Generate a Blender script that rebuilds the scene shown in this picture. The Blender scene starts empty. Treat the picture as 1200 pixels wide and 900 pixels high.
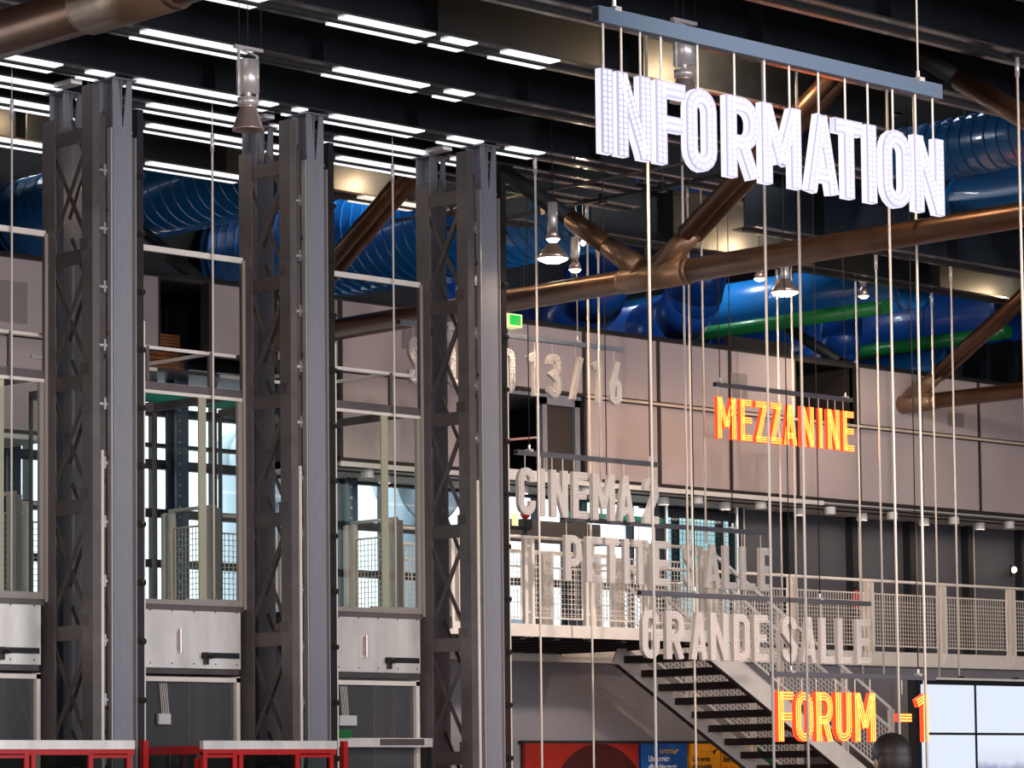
import bpy, bmesh, math, random
from mathutils import Vector, Matrix
random.seed(7)
SC = bpy.context.scene
COL = SC.collection
PI = math.pi

# ---------------------------------------------------------------- camera
cam_data = bpy.data.cameras.new('camera')
cam_data.sensor_fit = 'HORIZONTAL'; cam_data.sensor_width = 36.0
cam_data.lens = 36.0*3731.99/1200.0
cam_data.shift_y = (639.735-450.0)/1200.0
cam_data.clip_start = 0.1; cam_data.clip_end = 400
cam = bpy.data.objects.new('camera', cam_data); COL.objects.link(cam)
YAW, PITCH, ROLL = math.radians(45.8731), math.radians(4.28826), math.radians(-0.618777)
fw = Vector((math.cos(PITCH)*math.cos(YAW), math.cos(PITCH)*math.sin(YAW), math.sin(PITCH)))
rt = Vector((math.sin(YAW), -math.cos(YAW), 0)); up = rt.cross(fw)
r2 = rt*math.cos(ROLL)+up*math.sin(ROLL); u2 = -rt*math.sin(ROLL)+up*math.cos(ROLL)
cam.matrix_world = Matrix(((r2.x,u2.x,-fw.x,0),(r2.y,u2.y,-fw.y,0),(r2.z,u2.z,-fw.z,1.6),(0,0,0,1)))
SC.camera = cam

# ---------------------------------------------------------------- sky, daylight, exposure
w = bpy.data.worlds.new('sky'); SC.world = w; w.use_nodes = True
bg = w.node_tree.nodes['Background']
bg.inputs[0].default_value = (0.80, 0.90, 1.0, 1); bg.inputs[1].default_value = 2.2
vs = SC.view_settings
vs.view_transform = 'Standard'; vs.look = 'None'; vs.gamma = 1; vs.use_curve_mapping = False
vs.exposure = 0.0

def area(name, loc, aim, sx, sy, power, col):
    d = bpy.data.lights.new(name, 'AREA'); d.shape = 'RECTANGLE'; d.size = sx; d.size_y = sy
    d.energy = power; d.color = col
    o = bpy.data.objects.new(name, d); COL.objects.link(o); o.location = loc
    o.rotation_euler = (Vector(aim)-Vector(loc)).to_track_quat('-Z','Y').to_euler(); return o
# daylight through the tall glazed front of the hall, far behind the viewer
area('front_glazing_daylight', (18,-11.4,5.2), (18,0,5.2), 44, 8.5, 6500, (0.86,0.90,1.0))
# warm fill added unseen at the left, for the faces turned that way
area('entrance_side_light', (-7.4,14,4.5), (20,20,4.5), 26, 7, 2300, (1.0,0.84,0.74))
def flood(name, loc, aim, power, deg, col):
    d = bpy.data.lights.new(name, 'SPOT'); d.energy = power; d.color = col; d.spot_size = math.radians(deg); d.spot_blend = .8; d.shadow_soft_size = .5
    o = bpy.data.objects.new(name, d); COL.objects.link(o); o.location = loc
    o.rotation_euler = (Vector(aim)-Vector(loc)).to_track_quat('-Z','Y').to_euler(); return o
# fill spots added unseen for stairs and lifts, fill points added above ducts
flood('hall_floodlight', (24,8,8.6), (33,29,2.8), 12000, 46, (1.0,0.86,0.74))
flood('hall_floodlight', (15,6,8.6), (21,26.5,3.0), 4500, 40, (1.0,0.90,0.82))
for loc, e in (((29.9,33.5,11.3),260),((27.4,34.5,11.3),170),((36.5,33.8,11.0),260),((34.6,24.2,11.3),140)):
    d = bpy.data.lights.new('duct_space_light','POINT'); d.energy = e; d.color = (.88,.95,1); d.shadow_soft_size = .25
    o = bpy.data.objects.new('duct_space_light', d); COL.objects.link(o); o.location = loc

# ---------------------------------------------------------------- materials
def mat(name, col, rough=0.6, metal=0.0, emit=None, es=1.0, spec=0.5, noise=0.0, nscale=8.0, bump=0.0, coat=0.0, stretch=None):
    m = bpy.data.materials.new(name); m.use_nodes = True
    nt = m.node_tree; b = nt.nodes['Principled BSDF']
    b.inputs['Base Color'].default_value = (*col,1); b.inputs['Roughness'].default_value = rough
    b.inputs['Metallic'].default_value = metal; b.inputs['Specular IOR Level'].default_value = spec
    b.inputs['Coat Weight'].default_value = coat
    if emit: b.inputs['Emission Color'].default_value = (*emit,1); b.inputs['Emission Strength'].default_value = es
    if noise or bump:
        tc = nt.nodes.new('ShaderNodeTexCoord'); n = nt.nodes.new('ShaderNodeTexNoise')
        n.inputs['Scale'].default_value = nscale; n.inputs['Detail'].default_value = 4
        if stretch:
            mp = nt.nodes.new('ShaderNodeMapping'); mp.inputs['Scale'].default_value = stretch
            nt.links.new(tc.outputs['Object'], mp.inputs[0]); nt.links.new(mp.outputs[0], n.inputs['Vector'])
        else: nt.links.new(tc.outputs['Object'], n.inputs['Vector'])
        if noise:
            r = nt.nodes.new('ShaderNodeValToRGB')
            r.color_ramp.elements[0].position = .3; r.color_ramp.elements[1].position = .7
            r.color_ramp.elements[0].color = (*[c*(1-noise) for c in col],1)
            r.color_ramp.elements[1].color = (*[min(1,c*(1+noise)) for c in col],1)
            nt.links.new(n.outputs[0], r.inputs[0]); nt.links.new(r.outputs[0], b.inputs['Base Color'])
        if bump:
            bp = nt.nodes.new('ShaderNodeBump'); bp.inputs['Strength'].default_value = bump; bp.inputs['Distance'].default_value = .02
            nt.links.new(n.outputs[0], bp.inputs['Height']); nt.links.new(bp.outputs[0], b.inputs['Normal'])
    return m
def glass_mat(name, tint, refl=0.12, ior=1.45):
    m = bpy.data.materials.new(name); m.use_nodes = True; nt = m.node_tree; nt.nodes.clear()
    o = nt.nodes.new('ShaderNodeOutputMaterial'); t = nt.nodes.new('ShaderNodeBsdfTransparent'); t.inputs[0].default_value = (*tint,1)
    g = nt.nodes.new('ShaderNodeBsdfGlossy'); g.inputs['Roughness'].default_value = .02
    f = nt.nodes.new('ShaderNodeFresnel'); f.inputs[0].default_value = ior
    ge = nt.nodes.new('ShaderNodeNewGeometry'); iv = nt.nodes.new('ShaderNodeMath'); iv.operation = 'SUBTRACT'; iv.inputs[0].default_value = 1
    ml = nt.nodes.new('ShaderNodeMath'); ml.operation = 'MULTIPLY'
    nt.links.new(ge.outputs['Backfacing'], iv.inputs[1]); nt.links.new(iv.outputs[0], ml.inputs[0]); nt.links.new(f.outputs[0], ml.inputs[1])
    mx = nt.nodes.new('ShaderNodeMixShader'); nt.links.new(ml.outputs[0], mx.inputs[0])
    nt.links.new(t.outputs[0], mx.inputs[1]); nt.links.new(g.outputs[0], mx.inputs[2]); nt.links.new(mx.outputs[0], o.inputs[0])
    return m
M = dict(
 black = mat('black_paint', (.012,.013,.016), .55),
 beam = mat('dark_blue_black_steel', (.015,.018,.024), .45, noise=.3, nscale=3),
 flange = mat('worn_dark_flange_paint', (.30,.27,.27), .16, metal=.75, noise=.15, nscale=2),
 ceil = mat('dark_ceiling', (.01,.01,.012), .9),
 floor = mat('grey_stone_floor', (.16,.15,.15), .35, noise=.2, nscale=1.5),
 hall = mat('dark_brown_wall', (.05,.042,.04), .8),
 framegrey = mat('worn_beige_frame_paint', (.36,.31,.28), .4), barblue = mat('steel_blue_sign_bar', (.12,.165,.235), .38, metal=.3),
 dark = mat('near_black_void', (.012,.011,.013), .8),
 panel = mat('pinkish_grey_wall_panel', (.45,.375,.385), .55, noise=.05, nscale=1.2),
 hatch = mat('grey_hatch', (.27,.23,.23), .5),
 rail_beige = mat('beige_rail', (.62,.50,.40), .4),
 joint = mat('dark_brown_joint', (.03,.022,.02), .7),
 gwall = mat('slate_partition', (.075,.071,.083), .5, noise=.1, nscale=.8),
 lowwall = mat('grey_plaster', (.25,.23,.245), .7, noise=.08, nscale=.7),
 cream = mat('cream_painted_steel', (.86,.77,.70), .45, noise=.05, nscale=5),
 soffit = mat('white_soffit', (.66,.63,.62), .6),
 lav = mat('lavender_grey_steel', (.26,.26,.30), .42, noise=.06, nscale=6, stretch=(6,6,.6)),
 brown = mat('dark_brown_steel', (.085,.068,.068), .45, noise=.2, nscale=4),
 brown2 = mat('brown_grey_steel', (.125,.105,.105), .4, noise=.15, nscale=5),
 rail = mat('black_guide_rail', (.03,.028,.03), .35, metal=.3),
 steel = mat('brushed_stainless', (.86,.81,.76), .42, metal=.45, noise=.14, nscale=5, stretch=(1,1,.25)),
 zinc = mat('bright_zinc', (.72,.70,.70), .3, metal=.9),
 chord = mat('bronze_brown_steel_tube', (.20,.10,.06), .33, metal=.75, noise=.18, nscale=3),
 chordnode = mat('pale_cast_node', (.30,.18,.115), .36, metal=.6, noise=.12, nscale=8, bump=.15),
 blue = mat('glossy_blue_duct', (.012,.17,.50), .28, coat=.6),
 blue2 = mat('deep_blue_duct', (.006,.06,.30), .35, coat=.3),
 green = mat('green_pipe', (.01,.16,.04), .35, coat=.3),
 teal = mat('teal_green_pipe', (.02,.28,.19), .4),
 bar = mat('blue_grey_sign_bar', (.30,.335,.40), .35, metal=.4),
 bardk = mat('slate_sign_bar', (.13,.125,.15), .4, metal=.3),
 rod = mat('pale_enamel_rod', (.84,.74,.66), .35),
 wire = mat('black_cable', (.015,.013,.013), .6),
 red = mat('red_frame_paint', (.50,.012,.012), .32),
 doorglass = mat('dark_grey_door_glass', (.085,.085,.09), .08, coat=.4),
 fin = mat('greenish_glass_fin', (.45,.43,.32), .15, coat=.5),
 skin = mat('skin', (.55,.33,.25), .5), hair = mat('dark_hair', (.03,.02,.018), .5), shirt = mat('red_knit', (.5,.06,.04), .8),
 trouser = mat('dark_denim', (.03,.035,.05), .8), eye = mat('eye_white', (.7,.7,.68), .2), lips = mat('lips', (.45,.18,.16), .5),
 alu = mat('silver_lamp_body', (.72,.66,.66), .3, metal=.45),
 copper = mat('pinkish_reflector', (.62,.47,.43), .28, metal=.7),
 lamp = mat('hot_lamp_glass', (1,.9,.75), .5, emit=(1,.86,.62), es=9),
 spotw = mat('white_spot_cylinder', (.82,.78,.74), .4),
 striplight = mat('white_strip_diffuser', (.9,.9,.95), .5, emit=(.93,.95,1), es=1.25),  # glow painted as the bright reflections under the beams
 stripdim = mat('cream_strip_diffuser', (.9,.85,.75), .5, emit=(1,.93,.8), es=.9),  # same painted reflection in cream; also the spot lenses
 infoface = mat('lit_letter_face', (.25,.24,.3), .4, emit=(.64,.62,.93), es=.50),
 infoled = mat('white_led', (.3,.3,.3), .3, emit=(.95,.95,1), es=1.5),
 infoside = mat('lit_letter_edge', (.25,.25,.3), .3, emit=(.90,.87,1), es=.95),
 redface = mat('red_letter_face', (.6,.05,.02), .4, emit=(1,.06,.014), es=1.4),
 redled = mat('amber_led', (1,.5,.1), .3, emit=(1,.34,.06), es=2.3),
 offface = mat('unlit_letter_face', (.64,.575,.55), .4),
 offled = mat('unlit_led_cap', (.86,.78,.72), .18),
 offdot = mat('unlit_led_shadow_gap', (.60,.53,.50), .35),  # tone of the small dots on the unlit letters
 screen = mat('lit_video_screen', (.02,.02,.02), .2, emit=(.80,.87,1.0), es=.98),
 exitg = mat('green_exit_face', (0,.2,.05), .4, emit=(.02,.8,.08), es=.8),
 exity = mat('pale_yellow_exit_edge', (.8,.8,.4), .4, emit=(.85,.85,.4), es=.8),
 white = mat('white_print', (.85,.85,.85), .5), blackprint = mat('black_print', (.02,.015,.015), .5),
 pred = mat('poster_red', (.33,.014,.006), .5), pdred = mat('poster_dark_red', (.055,.004,.004), .5),
 pblue = mat('poster_blue', (.012,.10,.38), .5), pyel = mat('poster_yellow', (.92,.36,.012), .5),
 pgold = mat('poster_gold_print', (.75,.45,.05), .5), pgreen = mat('poster_green', (.02,.13,.07), .5),
 wood = mat('orange_wood', (.30,.11,.04), .5, noise=.3, nscale=6),
 stone = mat('pale_limestone', (.62,.58,.52), .8, noise=.08, nscale=1), winpane = mat('pale_blue_window', (.30,.36,.42), .2),
 zincroof = mat('grey_zinc_roof', (.25,.27,.31), .5), pave = mat('pale_paving', (.55,.53,.5), .8),
 duct_pale = mat('pale_blue_grey_vent', (.72,.82,.93), .4), steelblue = mat('blue_black_column', (.03,.055,.09), .45),
 mull = mat('black_mullion', (.02,.022,.025), .5), tread = mat('dark_brown_tread', (.03,.02,.018), .6),
 pane = glass_mat('clear_glass', (.97,.99,.98)), paneteal = glass_mat('wired_teal_glass', (.50,.60,.60)), panedk = glass_mat('smoked_green_glass', (.5,.56,.54)),
)

# ---------------------------------------------------------------- mesh helpers
class MB:
    def __init__(s): s.v = []; s.f = []; s.m = []
    def add(s, vs, fs, mi=0):
        n = len(s.v); s.v += [tuple(v) for v in vs]
        for f in fs: s.f.append([n+i for i in f]); s.m.append(mi)
        return s
    def box(s, x0,x1,y0,y1,z0,z1, mi=0):
        return s.add([(x,y,z) for x in (x0,x1) for y in (y0,y1) for z in (z0,z1)],
          [(0,1,3,2),(4,6,7,5),(0,4,5,1),(2,3,7,6),(0,2,6,4),(1,5,7,3)], mi)
    def bar(s, p, q, a, b, upv=(0,0,1), mi=0):     # rectangular bar: a sideways, b along upv
        p = Vector(p); q = Vector(q); d = (q-p).normalized(); u = Vector(upv)
        sd = d.cross(u)
        if sd.length < 1e-4: sd = d.cross(Vector((1,0,0)))
        sd.normalize(); u = sd.cross(d).normalized()
        vs = [e + sd*(i*a/2) + u*(j*b/2) for e in (p,q) for i in (-1,1) for j in (-1,1)]
        return s.add(vs, [(0,1,3,2),(4,6,7,5),(0,4,5,1),(2,3,7,6),(0,2,6,4),(1,5,7,3)], mi)
    def tube(s, p, q, r, n=8, r1=None, mi=0, caps=True):
        p = Vector(p); q = Vector(q); d = (q-p).normalized(); r1 = r if r1 is None else r1
        a = d.cross(Vector((0,0,1)) if abs(d.z) < .9 else Vector((1,0,0))).normalized(); b = d.cross(a)
        vs = [c + (a*math.cos(2*PI*i/n)+b*math.sin(2*PI*i/n))*rr for c, rr in ((p,r),(q,r1)) for i in range(n)]
        fs = [(i,(i+1)%n,n+(i+1)%n,n+i) for i in range(n)]
        if caps: fs += [tuple(range(n-1,-1,-1)), tuple(range(n,2*n))]
        return s.add(vs, fs, mi)
    def path(s, pts, r, n=8, mi=0):
        for a, b in zip(pts, pts[1:]): s.tube(a, b, r, n, mi=mi)
        return s
    def lathe(s, prof, c, n=16, mi=0):            # (r, z) profile about a vertical axis at c
        vs = [(c[0]+r*math.cos(2*PI*i/n), c[1]+r*math.sin(2*PI*i/n), c[2]+z) for r, z in prof for i in range(n)]
        fs = [(k*n+i, k*n+(i+1)%n, (k+1)*n+(i+1)%n, (k+1)*n+i) for k in range(len(prof)-1) for i in range(n)]
        return s.add(vs, fs, mi)
    def sphere(s, c, r, n=8, m=6, sc=(1,1,1), mi=0):
        c = Vector(c); vs = [c+Vector((0,0,r*sc[2]))]
        for k in range(1,m):
            t = PI*k/m
            vs += [c+Vector((r*math.sin(t)*math.cos(2*PI*i/n)*sc[0], r*math.sin(t)*math.sin(2*PI*i/n)*sc[1], r*math.cos(t)*sc[2])) for i in range(n)]
        vs.append(c-Vector((0,0,r*sc[2])))
        fs = [(0,1+i,1+(i+1)%n) for i in range(n)]
        for k in range(m-2): fs += [(1+k*n+i,1+(k+1)*n+i,1+(k+1)*n+(i+1)%n,1+k*n+(i+1)%n) for i in range(n)]
        L = len(vs)-1; b = 1+(m-2)*n
        fs += [(L,b+(i+1)%n,b+i) for i in range(n)]
        return s.add(vs, fs, mi)
    def mesh(s, name, mats):
        me = bpy.data.meshes.new(name); me.from_pydata(s.v, [], s.f)
        mats = mats if isinstance(mats, (list,tuple)) else [mats]
        for k in mats: me.materials.append(M[k])
        if len(mats) > 1: me.polygons.foreach_set('material_index', s.m)
        bm = bmesh.new(); bm.from_mesh(me); bmesh.ops.recalc_face_normals(bm, faces=bm.faces); bm.to_mesh(me); bm.free()
        return me
    def build(s, name, mats, parent=None, smooth=False, stuff=False):
        me = s.mesh(name, mats)
        if smooth:
            for p in me.polygons: p.use_smooth = len(p.vertices) <= 4
        return link(name, me, parent, stuff)
def link(name, me, parent=None, stuff=False):
    o = bpy.data.objects.new(name, me); COL.objects.link(o)
    if parent: o.parent = parent; o.matrix_parent_inverse = Matrix.Translation(-parent.location) if parent.parent is None else Matrix.Identity(4)
    if stuff: o['kind'] = 'stuff'
    return o
def world_child(o, parent):     # geometry is given in world coordinates; the parent Empty sits at the thing's base
    o.parent = parent
    base = parent
    off = Vector((0,0,0))
    while base: off += base.location; base = base.parent
    o.matrix_parent_inverse = Matrix.Identity(4); o.location = -off
def thing(name, label, cat, loc=(0,0,0), group=None):
    o = bpy.data.objects.new(name, None); COL.objects.link(o); o.location = loc; o.empty_display_size = .2
    return tag(o, label, cat, group)
def tag(o, label, cat, group=None):
    o['label'] = label; o['category'] = cat
    if group: o['group'] = group
    return o
def part(mb, name, mats, parent, smooth=False, stuff=False, label=None):
    o = mb.build(name, mats, None, smooth, stuff); world_child(o, parent)
    if label: o['label'] = label
    return o
def struct(mb, name, mats, smooth=False):
    o = mb.build(name, mats, None, smooth); o['kind'] = 'structure'; return o
def copy_tree(o, parent=None):
    c = o.copy(); COL.objects.link(c)
    if parent: c.parent = parent
    for ch in list(o.children): copy_tree(ch, c)
    return c

# ================================================================ THE SHELL
struct(MB().box(-8,62,-12,38.1,-.3,0), 'floor', 'floor')
struct(MB().box(-8,62,-12,40,11.6,11.9), 'ceiling', 'ceil')
struct(MB().box(-8.3,-8,-12,40,0,11.6), 'wall_left', 'hall')
struct(MB().box(62,62.3,-12,40,0,11.6), 'wall_right', 'hall')
struct(MB().box(-8,62,-12.3,-12,0,11.6), 'wall_front', 'hall')

# ---- the overhanging storey above the gallery: panels one by one over a dark backing
WY = 31.25; Z0 = 5.83; ZS = 7.04; Z1 = 7.97
xj = [17.9,19.4,20.95,22.75, 27.2,28.7,30.22,31.75,33.27,34.81,36.31,37.76,39.28,40.76,42.28,43.8,45.3,46.8]
bk = MB()
def backing(x0,x1,z0,z1): bk.box(x0,x1,WY-.006,WY+.16,z0,z1)
backing(17.9,22.75,Z0,Z1); backing(23.3,24.25,ZS,Z1); backing(25.02,27.2,ZS,Z1); backing(27.2,30.22,Z0,Z1); backing(30.22,31.75,ZS,Z1)
backing(31.75,36.31,Z0,Z1); backing(36.31,37.76,Z0,ZS); backing(37.76,46.8,Z0,Z1)
wall_back = struct(bk, 'wall_back', 'joint')
def panel(x0,x1,z0,z1):
    part(MB().box(x0+.044,x1-.044,WY-.02,WY-.002,z0+.02,z1-.02), 'wall_panel', 'panel', wall_back)
for a, b in zip(xj, xj[1:]):
    if a == 22.75: continue
    if a != 30.22: panel(a,b,Z0+.04,ZS-.02)
    if a != 36.31: panel(a,b,ZS+.02,Z1)
panel(23.3,24.25,ZS+.02,Z1); panel(25.02,26.1,ZS+.02,Z1); panel(26.1,27.2,ZS+.02,Z1)
for x, z, wx, wz in ((35.0,7.45,.36,.36),(40.15,7.31,.40,.22),(28.5,7.62,.42,.42),(21.95,7.42,.55,.5)):
    part(MB().box(x-wx/2,x+wx/2,WY-.03,WY-.015,z-wz/2,z+wz/2).box(x-wx/2+.03,x+wx/2-.03,WY-.034,WY-.03,z-wz/2+.03,z+wz/2-.03), 'access_panel', 'hatch', wall_back)
for a, b in ((17.9,22.75),(27.2,30.22),(31.75,46.8)):
    part(MB().box(a,b,WY-.075,WY-.045,ZS-.025,ZS+.012), 'wall_rail', 'rail_beige', wall_back)
    for k in range(int((b-a)/1.5)+1): part(MB().box(a+.2+k*1.5,a+.26+k*1.5,WY-.05,WY-.018,ZS-.02,ZS+.005), 'rail_bracket', 'joint', wall_back)
part(MB().box(17.9,46.8,WY+.1,WY+.25,Z1-.02,Z1+.03), 'wall_coping', 'joint', wall_back)
# the soffit over the gallery and the end walls of the storey
so = MB(); so.box(14,22.75,WY+.02,33,Z0-.02,Z0+.1); so.box(27.2,50,WY+.02,33,Z0-.02,Z0+.1)
struct(so, 'trim_1', 'soffit')
struct(MB().box(17.9,22.75,WY-.015,WY+.03,Z0-.05,Z0+.01).box(27.2,36.9,WY-.015,WY+.03,Z0-.055,Z0+.01), 'trim_2', 'soffit')
struct(MB().box(22.7,22.75,WY+.17,33,Z0,Z1).box(27.2,27.28,WY+.17,33,Z0,Z1), 'trim_3', 'hall')
# the room seen through the missing lower panel: box with grey frame
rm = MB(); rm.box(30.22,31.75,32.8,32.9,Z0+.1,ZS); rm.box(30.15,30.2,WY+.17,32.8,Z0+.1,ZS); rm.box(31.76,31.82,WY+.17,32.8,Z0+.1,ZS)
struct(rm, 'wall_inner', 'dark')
struct(MB().box(30.22,31.75,WY+.05,32.8,ZS-.06,ZS-.01), 'trim_4', 'bar')
wf = thing('window_frame', 'slate grey framed dark opening in the pinkish wall above the word CINEMA', 'frame', (31.3,WY,Z0))
wfm = MB()
for a in ((30.98,31.07,Z0,ZS-.06),(31.62,31.72,Z0,ZS-.06),(30.98,31.72,ZS-.16,ZS-.06)): wfm.box(a[0],a[1],WY+.05,WY+.18,a[2],a[3])
part(wfm, 'frame', 'bar', wf)
part(MB().box(31.07,31.62,WY+.1,WY+.13,Z0,ZS-.16), 'dark_pane', 'joint', wf)
part(MB().tube((30.35,WY+.2,Z0),(30.35,WY+.2,ZS-.1),.018).tube((30.42,WY+.2,Z0),(30.42,WY+.2,ZS-.1),.014).bar((30.42,WY+.2,6.35),(30.98,WY+.15,6.42),.02,.03), 'side_bar', 'zinc', wf)
# dark room behind the missing upper panel
struct(MB().box(36.31,37.76,32.6,32.7,ZS,Z1+.5).box(36.28,36.31,WY+.1,32.6,ZS,Z1).box(37.76,37.79,WY+.1,32.6,ZS,Z1), 'wall_recess', 'joint')

# ---- upper dark rear wall and a paler block beyond the storey at the right
struct(MB().box(-8,62,38.2,38.5,8.6,11.6), 'wall_rear', 'dark')
ub = struct(MB().box(45.9,55,33.3,33.5,7.6,9.1), 'wall_upper', 'joint')
for k in range(4): part(MB().box(45.98+k*1.6,47.5+k*1.6,33.26,33.31,7.65,9.05), 'wall_panel', 'panel', ub)
for x in (43.3,44.1,44.9,45.6): part(MB().box(x,x+.12,33.6,33.75,6,9.6), 'post', 'mull', ub)

# ---- gallery and landing decks
dk = MB()
dk.box(26.2,50,WY,33,3.40,3.57); dk.box(14,26.2,28.2,33,3.40,3.57); dk.box(26.2,31.2,28.2,WY,3.47,3.57)
struct(dk, 'floor_gallery', 'brown2')
struct(MB().box(31.2,46.8,WY-.05,WY+.002,3.36,3.58).box(26.2,31.25,28.15,28.2,3.43,3.585).box(14,26.2,28.15,28.2,3.40,3.58), 'trim_5', 'cream')
for k in range(9): struct(MB().box(26.3+k*.6,26.4+k*.6,28.22,WY-.05,3.395,3.47), 'trim_%d' % (6+k), 'tread')
# the grey wall below the gallery with its cream band
struct(MB().box(25.2,62,WY+.06,WY+.2,0,3.41), 'wall_lower', 'lowwall')
struct(MB().box(25.2,32.5,WY-.03,WY+.055,3.29,3.395), 'trim_20', 'cream')
struct(MB().box(14,25.3,29.7,29.85,0,3.41), 'wall_lift_lobby', 'lowwall')
# slate partition with black posts, wired glass screen
pt = struct(MB().box(36.52,50,32.75,32.85,3.57,Z0), 'wall_gallery', 'gwall')
for x in (36.52,37.71,39.27,40.72,42.25,43.71,45.2):
    part(MB().box(x-.07,x+.07,32.6,32.75,3.57,Z0-.02), 'black_post', 'black', pt)
    part(MB().tube((x+.14,32.66,3.57),(x+.14,32.66,Z0-.02),.022), 'slim_tube', 'rail_beige', pt)
ws = thing('glazed_screen', 'teal wired glass screen under the soffit right of the number 2', 'screen', (35.5,32.7,3.57))
part(MB().box(34.85,36.45,32.69,32.7,3.6,5.62), 'wired_pane', 'paneteal', ws)
g = MB()
for k in range(20): g.box(34.9+k*.08,34.905+k*.08,32.684,32.69,3.6,5.6)
for k in range(22): g.box(34.85,36.45,32.684,32.69,3.65+k*.09,3.656+k*.09)
part(g, 'wire_grid', 'mull', ws, stuff=True)
part(MB().box(34.72,34.86,32.62,32.75,3.57,Z0).box(36.42,36.5,32.62,32.75,3.57,Z0).box(34.8,36.5,32.64,32.74,5.6,5.72), 'screen_frame', 'mull', ws)
part(MB().tube((34.8,32.55,3.57),(34.8,32.55,Z0),.03).tube((36.38,32.55,3.57),(36.38,32.55,Z0),.03), 'screen_tube', 'zinc', ws)

# ---- rear facade: one window of many panes along the back of the gallery, taller in the open bay
FY = 33.0
win = struct(MB().box(14,34.8,FY-.04,FY+.1,3.3,3.62).box(14,34.8,FY-.04,FY+.1,7.12,7.25), 'window_1', 'mull')
for z, h in ((4.53,.1),(5.19,.11),(5.83,.12),(6.08,.05),(6.52,.11)):
    part(MB().box(14,34.8,FY-.04,FY+.08,z-h/2,z+h/2), 'transom', 'mull', win)
for k in range(21):
    x = 25.50-9+k*1.0
    part(MB().box(x-.02,x+.02,FY-.05,FY+.09,3.57,7.15), 'mullion', 'mull', win)
    if k < 20: part(MB().box(x+.03,x+.97,FY+.02,FY+.03,3.6,7.15), 'pane', 'pane', win)
for x, wd, wh in ((25.68,.2,'the middle lift bay'),(28.63,.17,'the right hand lift bay'),(23.03,.2,'the left lift bay'),(32.96,.22,'the word PETITE')):
    c = thing('steel_column', 'blue black riveted column inside the gallery glazing, at '+wh, 'column', (x,32.75,3.57), 'columns along the gallery glazing')
    part(MB().box(x-wd/2,x+wd/2,32.62,32.66,3.57,7.9).box(x-.03,x+.03,32.66,32.82,3.57,7.9).box(x-wd/2,x+wd/2,32.82,32.86,3.57,7.9), 'shaft', 'steelblue', c)
    b = MB()
    for k in range(30): b.box(x-wd/2+.03,x-wd/2+.055,32.605,32.62,3.7+k*.14,3.725+k*.14)
    part(b, 'rivet', 'zinc', c, stuff=True)
for x0, x1, z, r, nm in ((22.8,27.1,6.64,.085,'teal_pipe'),(32.6,34.6,5.5,.045,'green_pipe')):
    tag(MB().tube((x0,32.45,z),(x1,32.45,z),r,10).tube((x1-.2,32.45,z),(x1-.2,32.45,8.0 if nm == 'teal_pipe' else 5.82),.012,6).tube((x0+.4,32.45,z),(x0+.4,32.45,8.0 if nm == 'teal_pipe' else 5.82),.012,6).build(nm, 'teal', smooth=True), {'teal_pipe':'thick teal green pipe across the top of the gallery glazing behind the lifts','green_pipe':'thin green pipe under the soffit beside the number 2'}[nm], 'pipe')
struct(MB().box(14,34.8,FY,FY+.12,7.25,8.0).box(34.8,62,FY,FY+.12,5.75,8.0).box(50,62,FY,FY+.12,0,5.8), 'wall_gallery_rear', 'dark')
struct(MB().box(14,62,31.42,38.3,8.0,8.06), 'trim_23', 'dark')
struct(MB().box(13.9,14,29.6,38.3,0,8.0), 'wall_gallery_end', 'dark')
# wooden racks above the window in the open bay
for k, (x,y,z,wx,wz) in enumerate(((25.0,32.2,7.27,.62,.16),(25.1,32.3,6.98,.72,.24))):
    bx = thing('wooden_rack', ['upper','lower'][k]+' orange brown wooden slat rack behind the middle lift', 'rack', (x,y,z))
    for j in range(4): part(MB().box(x-wx/2,x+wx/2,y,y+.03,z+j*wz/4,z+(j+.75)*wz/4), 'slat', 'wood', bx)
    for xx in (x-wx/2,x+wx/2-.04): part(MB().box(xx,xx+.04,y+.03,y+.4,z,z+wz), 'rack_side', 'wood', bx)
struct(MB().box(22.8,27.2,32.15,FY,6.92,6.97), 'trim_21', 'brown')

# ---- outside the rear facade
struct(MB().box(0,110,33.2,150,-.1,0), 'floor_outside', 'pave')
def house(x0,x1,y,h,label,nx,nz):
    t = thing('stone_building', label, 'building', ((x0+x1)/2,y,0))
    part(MB().box(x0,x1,y,y+6,0,h), 'wall', 'stone', t)
    part(MB().box(x0-.2,x1+.2,y-.2,y+6,h,h+.3).box(x0+.3,x1-.3,y+.4,y+6,h+.3,h+1.8), 'roof', 'zincroof', t)
    wd = (x1-x0)/nx
    for i in range(nx):
        for j in range(nz):
            x = x0+(i+.5)*wd; z = .9+j*2.7
            fr = part(MB().box(x-.5,x+.5,y-.06,y+.02,z,z+1.7), 'window', 'cream', t)
            pn = MB().box(x-.43,x-.03,y-.08,y-.05,z+.07,z+1.63).box(x+.03,x+.43,y-.08,y-.05,z+.07,z+1.63).build('pane', 'winpane'); world_child(pn, fr)
house(56,70,70,4.9,'long pale stone house seen through the gallery glazing above PETITE SALLE',7,2)
house(40,52,80,5.2,'pale stone house seen through the right hand lift',6,2)
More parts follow.
